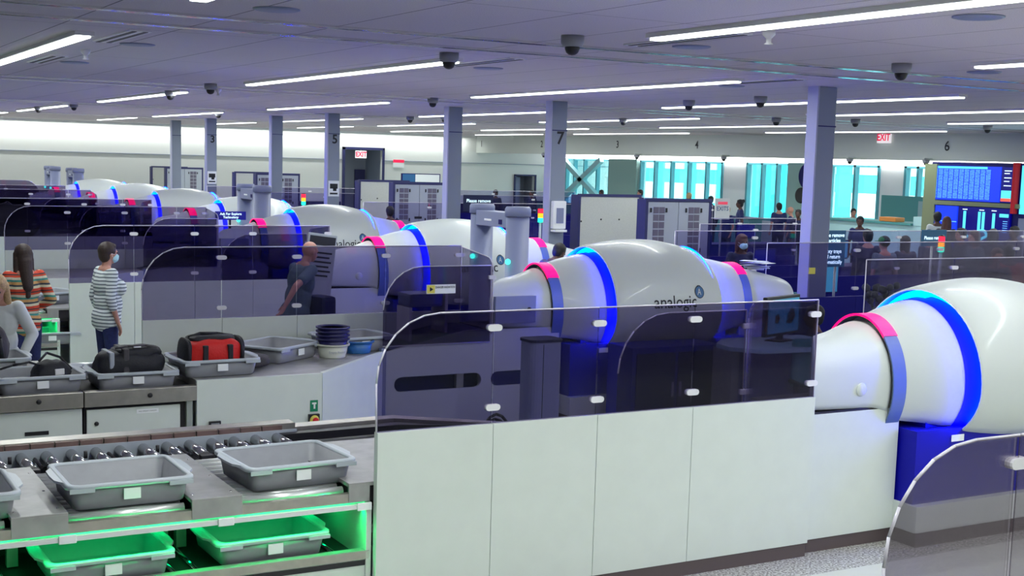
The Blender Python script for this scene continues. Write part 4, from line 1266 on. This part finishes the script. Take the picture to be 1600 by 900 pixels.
for i, (x, y, w_, lb) in enumerate([(12.0, 11.0, 2.4, 'navy table holding the dark plant'), (15.2, 11.2, 2.6, 'navy table right of the plant table'), (13.4, 14.3, 2.2, 'navy table beside the masked seated person'),
                                   (17.9, 14.6, 2.6, 'navy table near the red jacket'), (15.4, 18.1, 2.4, 'navy table under the far officers'), (19.6, 20.1, 3.0, 'navy table before the white counter'), (17.5, 16.05, 2.0, 'navy table between the travellers'),
                                   (12.6, 23.2, 2.4, 'navy table behind the column marked seven'), (16.5, 24.2, 3.0, 'navy table left of the exits sign'), (21.5, 26.5, 3.6, 'navy table in front of the tall officer')]):
    table(x, y, w_, .8, lb)
t = empty('potted_plant', (11.05, 10.95, .86), 0, 'dark leafy plant on the navy table right of the wide column', 'plant')
MB().lathe((0, 0, 0), [(.001, 0), (.09, 0), (.12, .22), (.10, .22), (.001, .2)], seg=20).build('pot', M['navyd'], t)
b = MB(); rnd = random.Random(3)
for k in range(26):
    a = rnd.uniform(0, 2 * pi); r_ = rnd.uniform(.05, .22); z_ = rnd.uniform(.32, .62)
    b.ball((r_ * cos(a), r_ * sin(a), z_), .055, seg=7, sc=(1, .5, .8))
    b.tube((0, 0, .2), (r_ * cos(a), r_ * sin(a), z_), .004, seg=4)
b.build('leaves', M['leaf'], t)
t = tag(MB().box(-.05, .05, -.006, .006, -.04, .04, bev=.002).build('yellow_tag', M['yellow']), 'small yellow notice right beside the wide column', 'notice'); t.location = (11.47, 12.54, 1.50)
# gowns / papers on the second scanner exit
pp = empty('paper_pile', (10.25, 12.15, 1.575), 0, 'rumpled pile of white papers on the second scanner exit hood', 'papers')
rnd = random.Random(11)
for k in range(7):
    MB().box(-.15, .15, -.10, .10, .004 * k, .004 * k + .003, T=Matrix.Translation((rnd.uniform(-.12, .12), rnd.uniform(-.06, .06), .012 * k)) @ Matrix.Rotation(rnd.uniform(-1, 1), 4, 'Z') @ Matrix.Rotation(rnd.uniform(-.12, .12), 4, 'X')).build('sheet', M['paper'], pp)
def monitor(x, y, z, rz, lab, w=.5, m='screenk', zt=0.0):
    t = empty('computer_monitor', (x, y, z), rz, lab, 'monitor', 'dark monitors on the exit side')
    MB().box(-w / 2, w / 2, -.02, .02, .12, .12 + w * .62, bev=.006).build('bezel', M['navyd'], t)
    MB().box(-w / 2 + .025, w / 2 - .025, -.026, -.02, .145, .095 + w * .62).build('screen', M[m], t)
    MB().box(-.03, .03, 0, .03, 0, .14).build('stand', M['black'], t); MB().box(-.12, .12, -.08, .08, 0, .012).build('foot', M['black'], t)
    return t
monitor(17.9, 14.75, .86, 0, 'monitor with teal screen on the navy table by the red jacket', .6, 'montor')
monitor(13.3, 14.4, .86, 0, 'dark wide monitor behind the papers', .75, 'montor')
monitor(19.0, 20.1, .86, 0, 'dark monitor left of the white shirted person', .62, 'montor')
monitor(15.5, 18.2, .86, radians(10), 'dark monitor under the officer with white mask', .6)
monitor(21.9, 26.5, .86, 0, 'dark monitor in front of the tall officer', .6)
monitor(12.9, 23.2, .86, 0, 'dark monitor on the table behind column 7', .6)
for i, (x, y, lb) in enumerate([(14.7, 15.95, 'dark rounded chair beside the masked person'), (12.3, 13.4, 'dark chair behind the papers'), (19.2, 15.6, 'dark chair between travellers')]):
    copy_tree(ch, loc=(x, y, 0), rz=radians(150 + 20 * i), label=lb)
stool = empty('platform', (13.2, 16.05, 0), 0, 'raised dark platform under the masked seated person', 'platform')
MB().box(-.45, .45, -.45, .6, 0, .44, bev=.01).build('step', M['navyd'], stool); MB().box(-.25, .25, -.25, .2, .44, .88, bev=.02).build('seat_block', M['navyd'], stool)

# ------------------------------------------------------------------ far counter, boards, clocks
t = empty('service_counter', (26.9, 26.2, 0), 0, 'white counter with green back panel where an officer works', 'counter')
MB().box(-.4, .4, -2.3, 2.2, 0, 1.38, bev=.01).build('counter_body', M['cyanp'], t)
MB().box(-.5, .5, -1.0, 2.3, 1.38, 1.44, bev=.01).build('counter_top', M['teal'], t)
MB().box(-.42, .3, -2.3, -1.0, 1.38, 1.62, bev=.01).build('raised_end', M['cyanp'], t)
pn_ = MB().box(2.6, 2.7, -1.8, 3.2, 0, 2.08).build('back_panel', M['teal'], t)
for a, b_ in ((.2, 1.7), (-1.2, -.6)): MB().box(2.58, 2.6, a, b_, 1.5, 1.95).build('picture_frame', M['silver'], pn_)
tag(MB().box(26.55, 26.9, 25.9, 26.5, 1.44, 1.56, bev=.02).build('orange_box', M['orange']), 'orange box on the white counter', 'box')
t = empty('flight_board', (25, 22.0, 0), 0, 'large blue flight information board on a dark wall unit', 'display board')
MB().box(.06, .5, -2.2, 1.35, 0, 3.05).build('wall_unit', M['navyd'], t)
MB().box(-.02, .1, 1.12, 1.50, 0, 3.0).build('side_frame', M['olive'], t)
MB().box(-.04, .1, -1.4, 1.15, 2.02, 2.12).build('middle_rail', M['olive'], t)
sb = MB().box(0, .06, -.80, 1.12, 2.14, 2.96).build('screen', M['screen'], t)
rnd = random.Random(5)
hd_ = MB().box(-.004, 0, -.40, 1.10, 2.90, 2.95).build('heading_bar', M['scrcy'], sb)
for r_ in range(22):
    z = 2.87 - r_ * .032
    text(' '.join('0123456789'[(r_ * 7 + q * 3) % 10] * 1 + '%02d' % ((r_ * 13 + q * 29) % 60) for q in range(11)), .030, sb, lambda u, v: (-.004, .36 - u * 3.0, z + v), M['scrtext'], name='flight_row', bold=.0015)
s2 = MB().box(0, .06, -1.14, -.82, 2.14, 2.96).build('side_screen', M['screenk'], t)
for k, z in enumerate((2.86, 2.80, 2.70, 2.62, 2.52)): MB().box(-.004, 0, -1.10 + .05 * (k % 2), -.90, z, z + .02).build('text_line', M['scrtextw'], s2)
pic = MB().box(-.004, 0, -1.12, -.84, 2.17, 2.42).build('picture', M['scrcy'], s2); MB().box(-.007, -.004, -1.12, -.84, 2.17, 2.24).build('picture_foot', M['scrred'], pic)
s3 = MB().box(0, .06, .42, 1.10, 1.0, 2.0).build('blue_panel', M['screen'], t); MB().box(-.004, 0, .42, 1.1, 1.62, 1.64).build('line', M['scrtext'], s3)
s4 = MB().box(0, .06, -1.14, .38, .95, 2.0).build('map_screen', M['screenk'], t)
def mapbar(y0, y1, z0, z1): MB().box(-.004, 0, y0, y1, z0, z1).build('map_pier', M['scrcy'], s4)
mapbar(.14, .22, 1.45, 1.9); mapbar(-.30, -.22, 1.45, 1.9); mapbar(-.42, -.34, 1.45, 1.9); mapbar(-.72, -.64, 1.40, 1.88)
m_ = MB()
for (a, b_, c_, d_) in ((.20, 1.45, .05, 1.30), (.05, 1.30, -.35, 1.26), (-.35, 1.26, -.68, 1.42), (-.28, 1.46, -.45, 1.46), (-.45, 1.46, -.55, 1.34)):
    m_.tube((-.01, a, b_), (-.01, c_, d_), .03, seg=6)
m_.build('map_concourse', M['scrcy'], s4)
for y in (.18, -.32, -.68): MB().box(-.004, 0, y - .07, y + .07, 1.93, 1.95).build('map_label', M['scrtextw'], s4)
lg = MB().box(-.004, 0, -1.10, -.84, 1.80, 1.88).build('map_legend', M['scrcy'], s4)
for k in range(6): MB().box(-.004, 0, -1.08, -.95, 1.70 - .05 * k, 1.715 - .05 * k).build('map_text', M['scrtext'], s4)
tag(MB().box(24.90, 25.1, 20.72, 20.79, 1.9, 3.06).build('red_banner', M['redc']), 'narrow red board edge at the right of the flight board', 'banner')
t = empty('wall_display', (25.0, 19.8, 0), 0, 'pale screen at the right edge beyond the red banner', 'display board')
MB().box(0, .1, -.9, .82, 1.9, 3.0).build('screen', M['scrcy'], t); MB().box(0, .1, -.9, .82, .9, 1.8).build('lower_panel', M['gate'], t); MB().box(.1, .3, -.9, .85, 0, 3.05).build('wall_unit', M['navyd'], t)
# seal and clock on the pier
t = empty('wall_seal', (30.84, 34.15, 2.56), 0, 'round agency seal with an eagle shape on the green pier', 'seal')
MB().lathe((0, 0, 0), [(.001, -.03), (.42, -.03), (.42, 0)], axis='x', seg=36).build('disc', M['silver'], t)
MB().lathe((0, 0, 0), [(.40, -.045), (.44, -.045), (.44, 0)], axis='x', seg=36).build('rim', M['navyd'], t)
MB().prism([(-.22, -.12), (-.05, .16), (.0, .24), (.06, .14), (.22, -.10), (.08, -.02), (0, -.20), (-.08, -.02)], -.038, -.03, 'x').build('eagle', M['ink'], t)
t = empty('wall_clock', (30.84, 34.45, 1.90), 0, 'round black rimmed wall clock under the seal', 'clock')
MB().lathe((0, 0, 0), [(.001, -.02), (.22, -.02), (.22, 0)], axis='x', seg=32).build('face', M['paper'], t)
MB().lathe((0, 0, 0), [(.21, -.05), (.26, -.05), (.27, 0)], axis='x', seg=32).build('rim', M['black'], t)
MB().box(-.03, -.024, -.012, .012, 0, .13).build('hour_hand', M['black'], t); MB().box(-.034, -.03, -.01, .15, -.01, .01).build('minute_hand', M['black'], t)
# low shelves and window side counters
for y0, y1, lb in ((35.3, 39.0, 'teal counter below the cyan window with officers behind'), (39.2, 44.5, 'dark counter below the five-part window'), (45.0, 49.9, 'teal counter below the braced window')):
    t = empty('window_counter', (29.6, (y0 + y1) / 2, 0), 0, lb, 'counter')
    h_ = (y1 - y0) / 2
    MB().box(-.3, .3, -h_, h_, 0, 1.05).build('body', M['teal'], t); MB().box(-.34, .34, -h_ - .03, h_ + .03, 1.05, 1.1).build('top', M['navyd'], t)
# flag screen by the back
t = empty('flag_screen', (21.57, 45, 0), 0, 'wide screen showing a flag and a white picture near the back wall', 'display screen')
MB().box(-.80, .80, -.02, .05, 1.88, 2.22).build('frame', M['navyd'], t); MB().box(-.76, -.25, -.026, -.02, 1.91, 2.19).build('flag_picture', M['blueink'], t); MB().box(-.24, .76, -.026, -.02, 1.91, 2.19).build('picture', M['paper'], t)
MB().box(-.04, .04, 0, .05, 0, 1.88).build('stand', M['black'], t); MB().box(-.35, .35, -.2, .25, 0, .03).build('base', M['black'], t)
# far left bags in silhouette
for i, (x, y, lb) in enumerate(((3.3, 29.5, 'black backpack at the far left edge on a distant lane'), (4.6, 30.0, 'long black bag at the far left on a distant lane'))):
    t = empty('dark_bag', (x, y, .82), 0, lb, 'bag')
    soft_box(MB(), .45 + .2 * i, .25, .45 - .08 * i, c=(0, 0, .45 - .08 * i), taper=.3, seedv=20 + i).build('bag_body', M['bagk'], t)
    MB().path([(-.1, 0, .88 - .16 * i), (0, 0, .94 - .16 * i), (.1, 0, .88 - .16 * i)], .015).build('carry_handle', M['bagg'], t)

# ------------------------------------------------------------------ people
TMP = bpy.data.scenes.new('workbench')
def remesh(mb, name, m, parent, vox, sm=2):
    o = mb.build(name, m)
    COL.objects.unlink(o); TMP.collection.objects.link(o)
    md = o.modifiers.new('r', 'REMESH'); md.mode = 'VOXEL'; md.voxel_size = vox; md.use_smooth_shade = True
    ms = o.modifiers.new('s', 'SMOOTH'); ms.factor = .5; ms.iterations = sm
    with bpy.context.temp_override(scene=TMP, view_layer=TMP.view_layers[0]):
        dg = bpy.context.evaluated_depsgraph_get()
        dg.update()
        me = bpy.data.meshes.new_from_object(o.evaluated_get(dg))
    me.name = name
    old = o.data
    o.modifiers.clear()
    o.data = me
    bpy.data.meshes.remove(old)
    TMP.collection.objects.unlink(o); COL.objects.link(o)
    if not me.materials: me.materials.append(m)
    o.parent = parent
    return o
def cap(mb, p0, p1, r0, r1=None, seg=14, sq=1.0):
    r1 = r0 if r1 is None else r1
    mb.tube(p0, p1, r0, r1, seg=seg)
    mb.ball(p0, r0, seg=seg); mb.ball(p1, r1, seg=seg)
def L(a, b, t): return Vector(a) + (Vector(b) - Vector(a)) * t
def person(loc, rz, lab, h=1.66, skin='skin', shirt='greyc', legs='jeans', hair='hairk', style='short', pose='stand', lean=0.0, bust=0.0, girth=1.0,
           armL=None, armR=None, sleeve='short', mask=False, vox=.014, head_yaw=0.0, head_pitch=0.0, jacket=None, group=None, z=0.0, cut=0.0, vest=None):
    """local axes: x to the person's right, y forward, z up"""
    t = empty('person', (loc[0], loc[1], z), rz, lab, 'person', group)
    k = h / 1.66
    sit = pose == 'sit'
    hipz = .48 if sit else .88 * k
    hip = Vector((0, 0, hipz))
    def up(x, y, z):   # torso point, tilted forward about the hip by lean
        p = Vector((x, y, z)) * k
        return hip + Vector((p.x, p.y * cos(lean) + p.z * sin(lean), p.z * cos(lean) - p.y * sin(lean)))
    neck = up(0, 0, .56); hc = up(0, .035 + .10 * sin(head_pitch), .705)
    Rh = Matrix.Rotation(head_yaw, 4, 'Z') @ Matrix.Rotation(-head_pitch - lean * .6, 4, 'X')
    def hd(x, y, z): return hc + Rh @ (Vector((x, y, z)) * k)
    sh = {-1: up(-.165, 0, .50), 1: up(.165, 0, .50)}
    b = MB()
    # head
    b.ball(hd(0, -.008, .022), .093 * k, seg=16, sc=(.84, 1.02, 1.02), T=Rh)
    b.ball(hd(0, .030, -.035), .066 * k, seg=14, sc=(.88, .95, 1.10), T=Rh)
    b.ball(hd(0, .058, -.078), .024 * k, seg=10)
    b.ball(hd(0, .094, -.012), .014 * k, seg=8, sc=(.8, 1.1, 1.5), T=Rh)
    b.ball(hd(0, .102, -.024), .013 * k, seg=8)
    b.ball(hd(0, .082, -.052), .014 * k, seg=8, sc=(1.6, .8, .8), T=Rh)
    for s_ in (-1, 1):
        b.ball(hd(.080 * s_, -.005, -.005), .022 * k, seg=8, sc=(.4, .8, 1.3), T=Rh)
        b.ball(hd(.030 * s_, .078, .028), .016 * k, seg=8, sc=(1.6, .7, .6), T=Rh)
    cap(b, neck, hd(0, -.012, -.06), .052 * k, .050 * k)
    cap(b, up(-.05, -.01, .53), up(.05, -.01, .53), .055 * k)
    # torso under the clothes
    def torso(b, g, e=0.0):
        b.ball(up(0, 0, .02), .165 * k * g + e, seg=16, sc=(1.0, .78, .72))
        b.ball(up(0, .012, .17), .150 * k * g + e, seg=16, sc=(.98, .80, 1.15))
        b.ball(up(0, .005, .36), .160 * k * g + e, seg=16, sc=(1.0, .70, 1.05))
        cap(b, up(-.135, -.005, .48), up(.135, -.005, .48), .062 * k + e)
        if bust:
            for s_ in (-1, 1): b.ball(up(.07 * s_, .075 + bust * .25, .335), .075 * k + e + bust * .2, seg=12)
            b.ball(up(0, .05, .15), .13 * k * g + e, seg=14, sc=(1, .8, 1.2))
    torso(b, .93 * girth)
    # arms (elbow, wrist) as torso offsets from the shoulder
    arms = {-1: armL or ((-.06, -.03, .22), (-.05, .07, .0)), 1: armR or ((.06, -.03, .22), (.05, .07, .0))}
    joints = {}
    for s_ in (-1, 1):
        e_, w_ = arms[s_]
        E_ = up(sh_x(s_) + e_[0], e_[1], e_[2]); W_ = up(sh_x(s_) + w_[0], w_[1], w_[2])
        joints[s_] = (sh[s_], E_, W_)
        cap(b, sh[s_], E_, .046 * k, .038 * k); cap(b, E_, W_, .037 * k, .025 * k)
        d = (W_ - E_).normalized()
        side = Vector((1, 0, 0)) if abs(d.x) < .8 else Vector((0, 1, 0))
        side = (side - side.dot(d) * d).normalized()
        nrm = d.cross(side) * (1 if s_ > 0 else -1)
        P0 = W_ + d * .02 * k; P1 = W_ + d * .085 * k
        for q in (-.024, -.008, .008, .024):
            cap(b, P0 + side * q * .7 * k, P1 + side * q * k, .014 * k, .012 * k, seg=8)
        for i, (q, ln) in enumerate(((-.027, .062), (-.009, .074), (.009, .070), (.027, .054))):
            a = P1 + side * q * k; m_ = a + (d * .55 + nrm * .12) * ln * k; c_ = m_ + (d * .40 + nrm * .34) * ln * k
            cap(b, a, m_, .0095 * k, .009 * k, seg=8); cap(b, m_, c_, .009 * k, .0075 * k, seg=8)
        th = P0 + side * -.03 * k
        cap(b, th, th + (d * .5 - side * .75) * .04 * k, .012 * k, .010 * k, seg=8)
        cap(b, th + (d * .5 - side * .75) * .04 * k, th + (d * 1.3 - side * .8) * .045 * k, .010 * k, .008 * k, seg=8)
    # legs
    legj = {}
    for s_ in (-1, 1):
        hj = hip + Vector((.09 * s_ * k, 0, -.02))
        if sit: kn = Vector((.11 * s_, .44, .50)); an = Vector((.11 * s_, .42, .09))
        else: kn = Vector((.10 * s_ * k, .015, .47 * k)); an = Vector((.10 * s_ * k, -.02, .08))
        legj[s_] = (hj, kn, an)
        cap(b, hj, kn, .078 * k, .052 * k); cap(b, kn, an, .052 * k, .036 * k)
    skin_o = remesh(b, 'body', M[skin], t, vox)
    # trousers
    b = MB()
    b.ball(hip, .168 * k * girth, seg=16, sc=(1.02, .80, .75))
    for s_ in (-1, 1):
        hj, kn, an = legj[s_]
        cap(b, hj, kn, .093 * k, .066 * k); cap(b, kn, an, .066 * k, .055 * k)
    remesh(b, 'trousers', M[legs], t, vox)
    for s_ in (-1, 1):
        an = legj[s_][2]
        b = MB(); b.ball(an + Vector((0, .06, -.045)), .05, seg=12, sc=(.95, 2.3, .75)); b.box(an.x - .042, an.x + .042, an.y - .06, an.y + .17, .0, .022, bev=.006)
        b.build('shoe', M['black'], t)
    # shirt
    b = MB()
    torso(b, 1.03 * girth, .008)
    b.ball(up(0, 0, -.04), .172 * k * girth, seg=16, sc=(1.02, .80, .62))
    for s_ in (-1, 1):
        S_, E_, W_ = joints[s_]
        if sleeve == 'short': cap(b, S_, L(S_, E_, .62), .066 * k, .060 * k)
        elif sleeve == 'three': cap(b, S_, E_, .064 * k, .054 * k); cap(b, E_, L(E_, W_, .35), .054 * k, .050 * k)
        else: cap(b, S_, E_, .066 * k, .054 * k); cap(b, E_, L(E_, W_, .93), .053 * k, .040 * k)
    remesh(b, 'shirt', M[shirt], t, vox)
    # hair
    if style != 'bald':
        b = MB()
        b.ball(hd(0, -.022, .040), .104 * k, seg=16, sc=(.88, .98, .96), T=Rh)
        if style in ('short', 'bob', 'long', 'bun'):
            b.ball(hd(0, -.05, -.005), .088 * k, seg=14, sc=(.92, .75, 1.05), T=Rh)
            b.ball(hd(0, .030, .088), .055 * k, seg=12, sc=(1.25, .9, .6), T=Rh)
        if style in ('bob', 'long'):
            for s_ in (-1, 1): cap(b, hd(.072 * s_, -.02, .03), hd(.078 * s_, -.02, -.12), .034 * k, .03 * k)
            cap(b, hd(0, -.06, .0), hd(0, -.06, -.13), .07 * k, .06 * k)
        if style == 'long':
            cap(b, hd(0, -.07, -.05), up(0, -.095, .40), .075 * k, .06 * k)
            cap(b, hd(0, -.07, -.05), up(0, -.10, .30), .05 * k, .03 * k)
            for s_ in (-1, 1): cap(b, hd(.07 * s_, -.03, -.03), up(.09 * s_, -.02 if s_ < 0 else .02, .42), .038 * k, .03 * k)
        if style == 'bun': b.ball(hd(0, -.11, .09), .05 * k, seg=12)
        if style == 'spiky':
            for q in range(9): cap(b, hd(0, -.02, .06), hd(.10 * cos(q * .7), -.02 + .10 * sin(q * .7), .13), .02, .008)
        remesh(b, 'hair', M[hair], t, max(.008, vox * .8))
    if style == 'capped':
        b = MB(); b.ball(hd(0, -.01, .055), .108 * k, seg=16, sc=(.88, 1, .72), T=Rh); b.box(-.07, .07, .06, .16, .035, .045, bev=.004, T=Matrix.Translation(hc) @ Rh)
        b.build('cap', M['grn'], t)
    # eyes
    for s_ in (-1, 1):
        e = MB().ball(hd(.031 * s_, .083, .014), .0105 * k, seg=10).build('eye', M['black'], t)
    if mask:
        b = MB(); b.ball(hd(0, .048, -.045), .068 * k, seg=16, sc=(.92, .95, .82), T=Rh)
        b.ball(hd(0, .095, -.028), .024 * k, seg=10)
        mo = remesh(b, 'face_mask', M['mask'], t, .008)
        for s_ in (-1, 1):
            MB().path([hd(.050 * s_, .065, -.02), hd(.078 * s_, .03, .0), hd(.087 * s_, -.01, .01), hd(.078 * s_, .02, -.045), hd(.05 * s_, .06, -.07)], .0018, seg=5).build('ear_loop', M['paper'], mo)
    return t, up, hd
def sh_x(s_): return .165 * s_

# woman in grey striped top and mask, facing right
person((3.33, 15.0), radians(-78), 'person in grey striped white top, jeans and pale blue mask, standing in profile', h=1.68, shirt='wshirt', hair='hairb', bust=.10, girth=1.12,
       armL=((-.04, -.05, .23), (-.03, .03, -.03)), armR=((.05, -.05, .23), (.04, .04, -.03)), sleeve='three', mask=True, vox=.009)
# woman seen from behind in a colour striped sweater
person((2.42, 14.75), radians(12), 'person with long brown hair in a colourful striped sweater, seen from behind', h=1.68, shirt='cshirt', hair='hairb', style='long', girth=1.0,
       armL=((-.10, .02, .24), (.06, .20, .10)), armR=((.12, -.02, .24), (.0, .18, .12)), sleeve='long', vox=.009)
# blonde woman at the left edge, white jacket
person((1.88, 12.72), radians(165), 'person with long blonde hair in a white jacket at the left edge', h=1.60, shirt='whitec', hair='hairbl', style='long', lean=.25,
       armL=((-.13, .05, .25), (-.02, .30, .05)), armR=((.10, .06, .25), (.02, .30, .05)), sleeve='long', vox=.009, head_pitch=.3)
# bald man leaning forward behind the smoked glass
person((5.40, 14.6), radians(-75), 'bald person in a grey blue t-shirt leaning forward behind the smoked glass', h=1.74, shirt='greyc', style='bald', legs='navyc', lean=.22, girth=1.12,
       armL=((-.02, .12, .26), (.03, .30, .16)), armR=((.12, -.26, .28), (.14, -.36, .06)), sleeve='short', vox=.009, head_pitch=.12)
bp_ = empty('waist_bag', (5.66, 14.45, .80), radians(-75), 'dark bag slung in front of the bald person', 'bag')
MB().box(-.16, .16, -.10, .12, -.02, .34, bev=.05).build('bag_body', M['navyc'], bp_)
MB().box(-.10, .10, .12, .15, .02, .20, bev=.012).build('pocket', M['bagk'], bp_)
# others, farther away
P = person
P((9.52, 15.85), radians(-70), 'person in a dark maroon top bending forward beside the metal detector', h=1.66, skin='skind', shirt='bagg', hair='hairk', lean=.45, sleeve='short', head_pitch=.2)
P((9.75, 10.55), radians(60), 'person with dark skin seated at the desk behind the nearest glass', h=1.66, skin='skind', shirt='navyc', pose='sit', hair='hairk', z=.02, sleeve='long', armL=((-.05, .10, .26), (0, .32, .22)), armR=((.05, .10, .26), (0, .32, .22)))
P((13.2, 16.05), radians(170), 'person in a dark headscarf and blue mask seated behind the second scanner', h=1.68, skin='skind', shirt='navyc', hair='hairr', style='bob', pose='sit', mask=True, z=.42, sleeve='long')
OF = [((24.6, 30.6), 'person in officer blue with a bun of dark hair, right of the exits sign', 'skin', 'uni', 'hairbl', 'short', 100, False, 1.60),
      ((25.9, 31.6), 'person in officer blue standing tall in the dark, in front of the white pier', 'skind', 'uni', 'hairk', 'bun', 60, False, 1.76),
      ((26.3, 30.3), 'person in officer blue wearing a white mask by the cyan window', 'skin', 'uni', 'hairk', 'short', -20, True, 1.72),
      ((25.8, 29.2), 'person in officer blue with a shaved head beside the masked officer', 'skin', 'uni', 'hairk', 'bald', 40, False, 1.66),
      ((25.0, 28.0), 'person with spiky dark hair just left of the wide column', 'skind', 'navyc', 'hairk', 'spiky', 120, False, 1.62),
      ((28.2, 29.2), 'person in officer blue working behind the white counter', 'skin', 'uni', 'hairk', 'short', 150, False, 1.62),
      ((22.2, 22.75), 'person in officer blue standing in front of the white counter', 'skind', 'uni', 'hairk', 'short', 130, False, 1.68),
      ((24.5, 22.55), 'person in a loose white shirt turned away near the flight board', 'skind', 'whitec', 'hairk', 'short', -30, False, 1.80),
      ((24.1, 21.9), 'person with long dark hair in a dark red top before the departure map', 'skind', 'bagg', 'hairr', 'long', -60, False, 1.72),
      ((16.9, 17.1), 'person balding with dark hair among the travellers, left front', 'skin', 'navyc', 'hairk', 'short', -20, False, 1.70),
      ((16.1, 15.9), 'person in a green cap and pale shirt', 'skin', 'greyc', 'hairk', 'capped', -10, False, 1.66),
      ((17.3, 16.6), 'person in dark clothes behind the smoked screen right of the green cap', 'skind', 'navyc', 'hairk', 'bob', -10, False, 1.62),
      ((18.3, 17.0), 'person with black hair in front of the second blue sign', 'skin', 'navyc', 'hairk', 'short', 0, False, 1.70),
      ((19.7, 17.5), 'person in profile facing left with dark hair, left of the pair', 'skin', 'navyc', 'hairk', 'short', 70, False, 1.70),
      ((18.8, 16.4), 'person in profile with reddish hair in a grey top, nearer of the pair', 'skin', 'greyc', 'hairr', 'bob', 75, False, 1.72),
      ((20.3, 17.3), 'person with long dark hair seen against the map screen', 'skind', 'navyc', 'hairk', 'bob', -60, False, 1.70),
      ((15.6, 13.2), 'person with curly dark hair bending towards the camera at lower right', 'skin', 'navyc', 'hairr', 'short', 150, False, 1.66),
      ((16.6, 13.8), 'person in a red jacket with white sleeve stripes', 'skind', 'redc', 'hairk', 'short', -40, False, 1.66),
      ((22.0, 18.2), 'person in black at the right edge below the red board edge', 'skind', 'navyc', 'hairk', 'short', 80, False, 1.70),
      ((23.3, 42.3), 'person in dark uniform standing behind the metal detector', 'skind', 'navyc', 'hairk', 'short', 120, False, 1.68),
      ((25.3, 43.1), 'person in black beside the back wall left of column 7', 'skind', 'navyc', 'hairk', 'short', 100, False, 1.66),
      ((12.0, 26.55), 'person with round dark hair seen in front of the beige cabinet', 'skind', 'navyc', 'hairk', 'short', 0, False, 1.66),
      ((28.5, 43.2), 'person in dark clothes below the braced window', 'skind', 'navyc', 'hairk', 'short', 100, False, 1.72),
      ((28.8, 41.0), 'person in dark blue at the left end of the five-part window', 'skin', 'uni', 'hairk', 'short', 80, False, 1.80),
      ((29.0, 38.3), 'person with pale hair in dark clothes before the five-part window', 'skin', 'navyc', 'hairbl', 'short', -80, False, 1.78),
      ((27.5, 35.1), 'person in a dark top standing left of the exits sign', 'skind', 'navyc', 'hairk', 'short', -30, False, 1.76)]
for (x, y), lb, sk, sh_, hr, stl, a, mk, hh in OF:
    P((x, y), radians(a), lb, h=hh, skin=sk, shirt=sh_, legs='navyc', hair=hr, style=stl, mask=mk, vox=.02, sleeve='long' if sh_ in ('navyc', 'redc') else 'short')
bpy.data.scenes.remove(TMP)
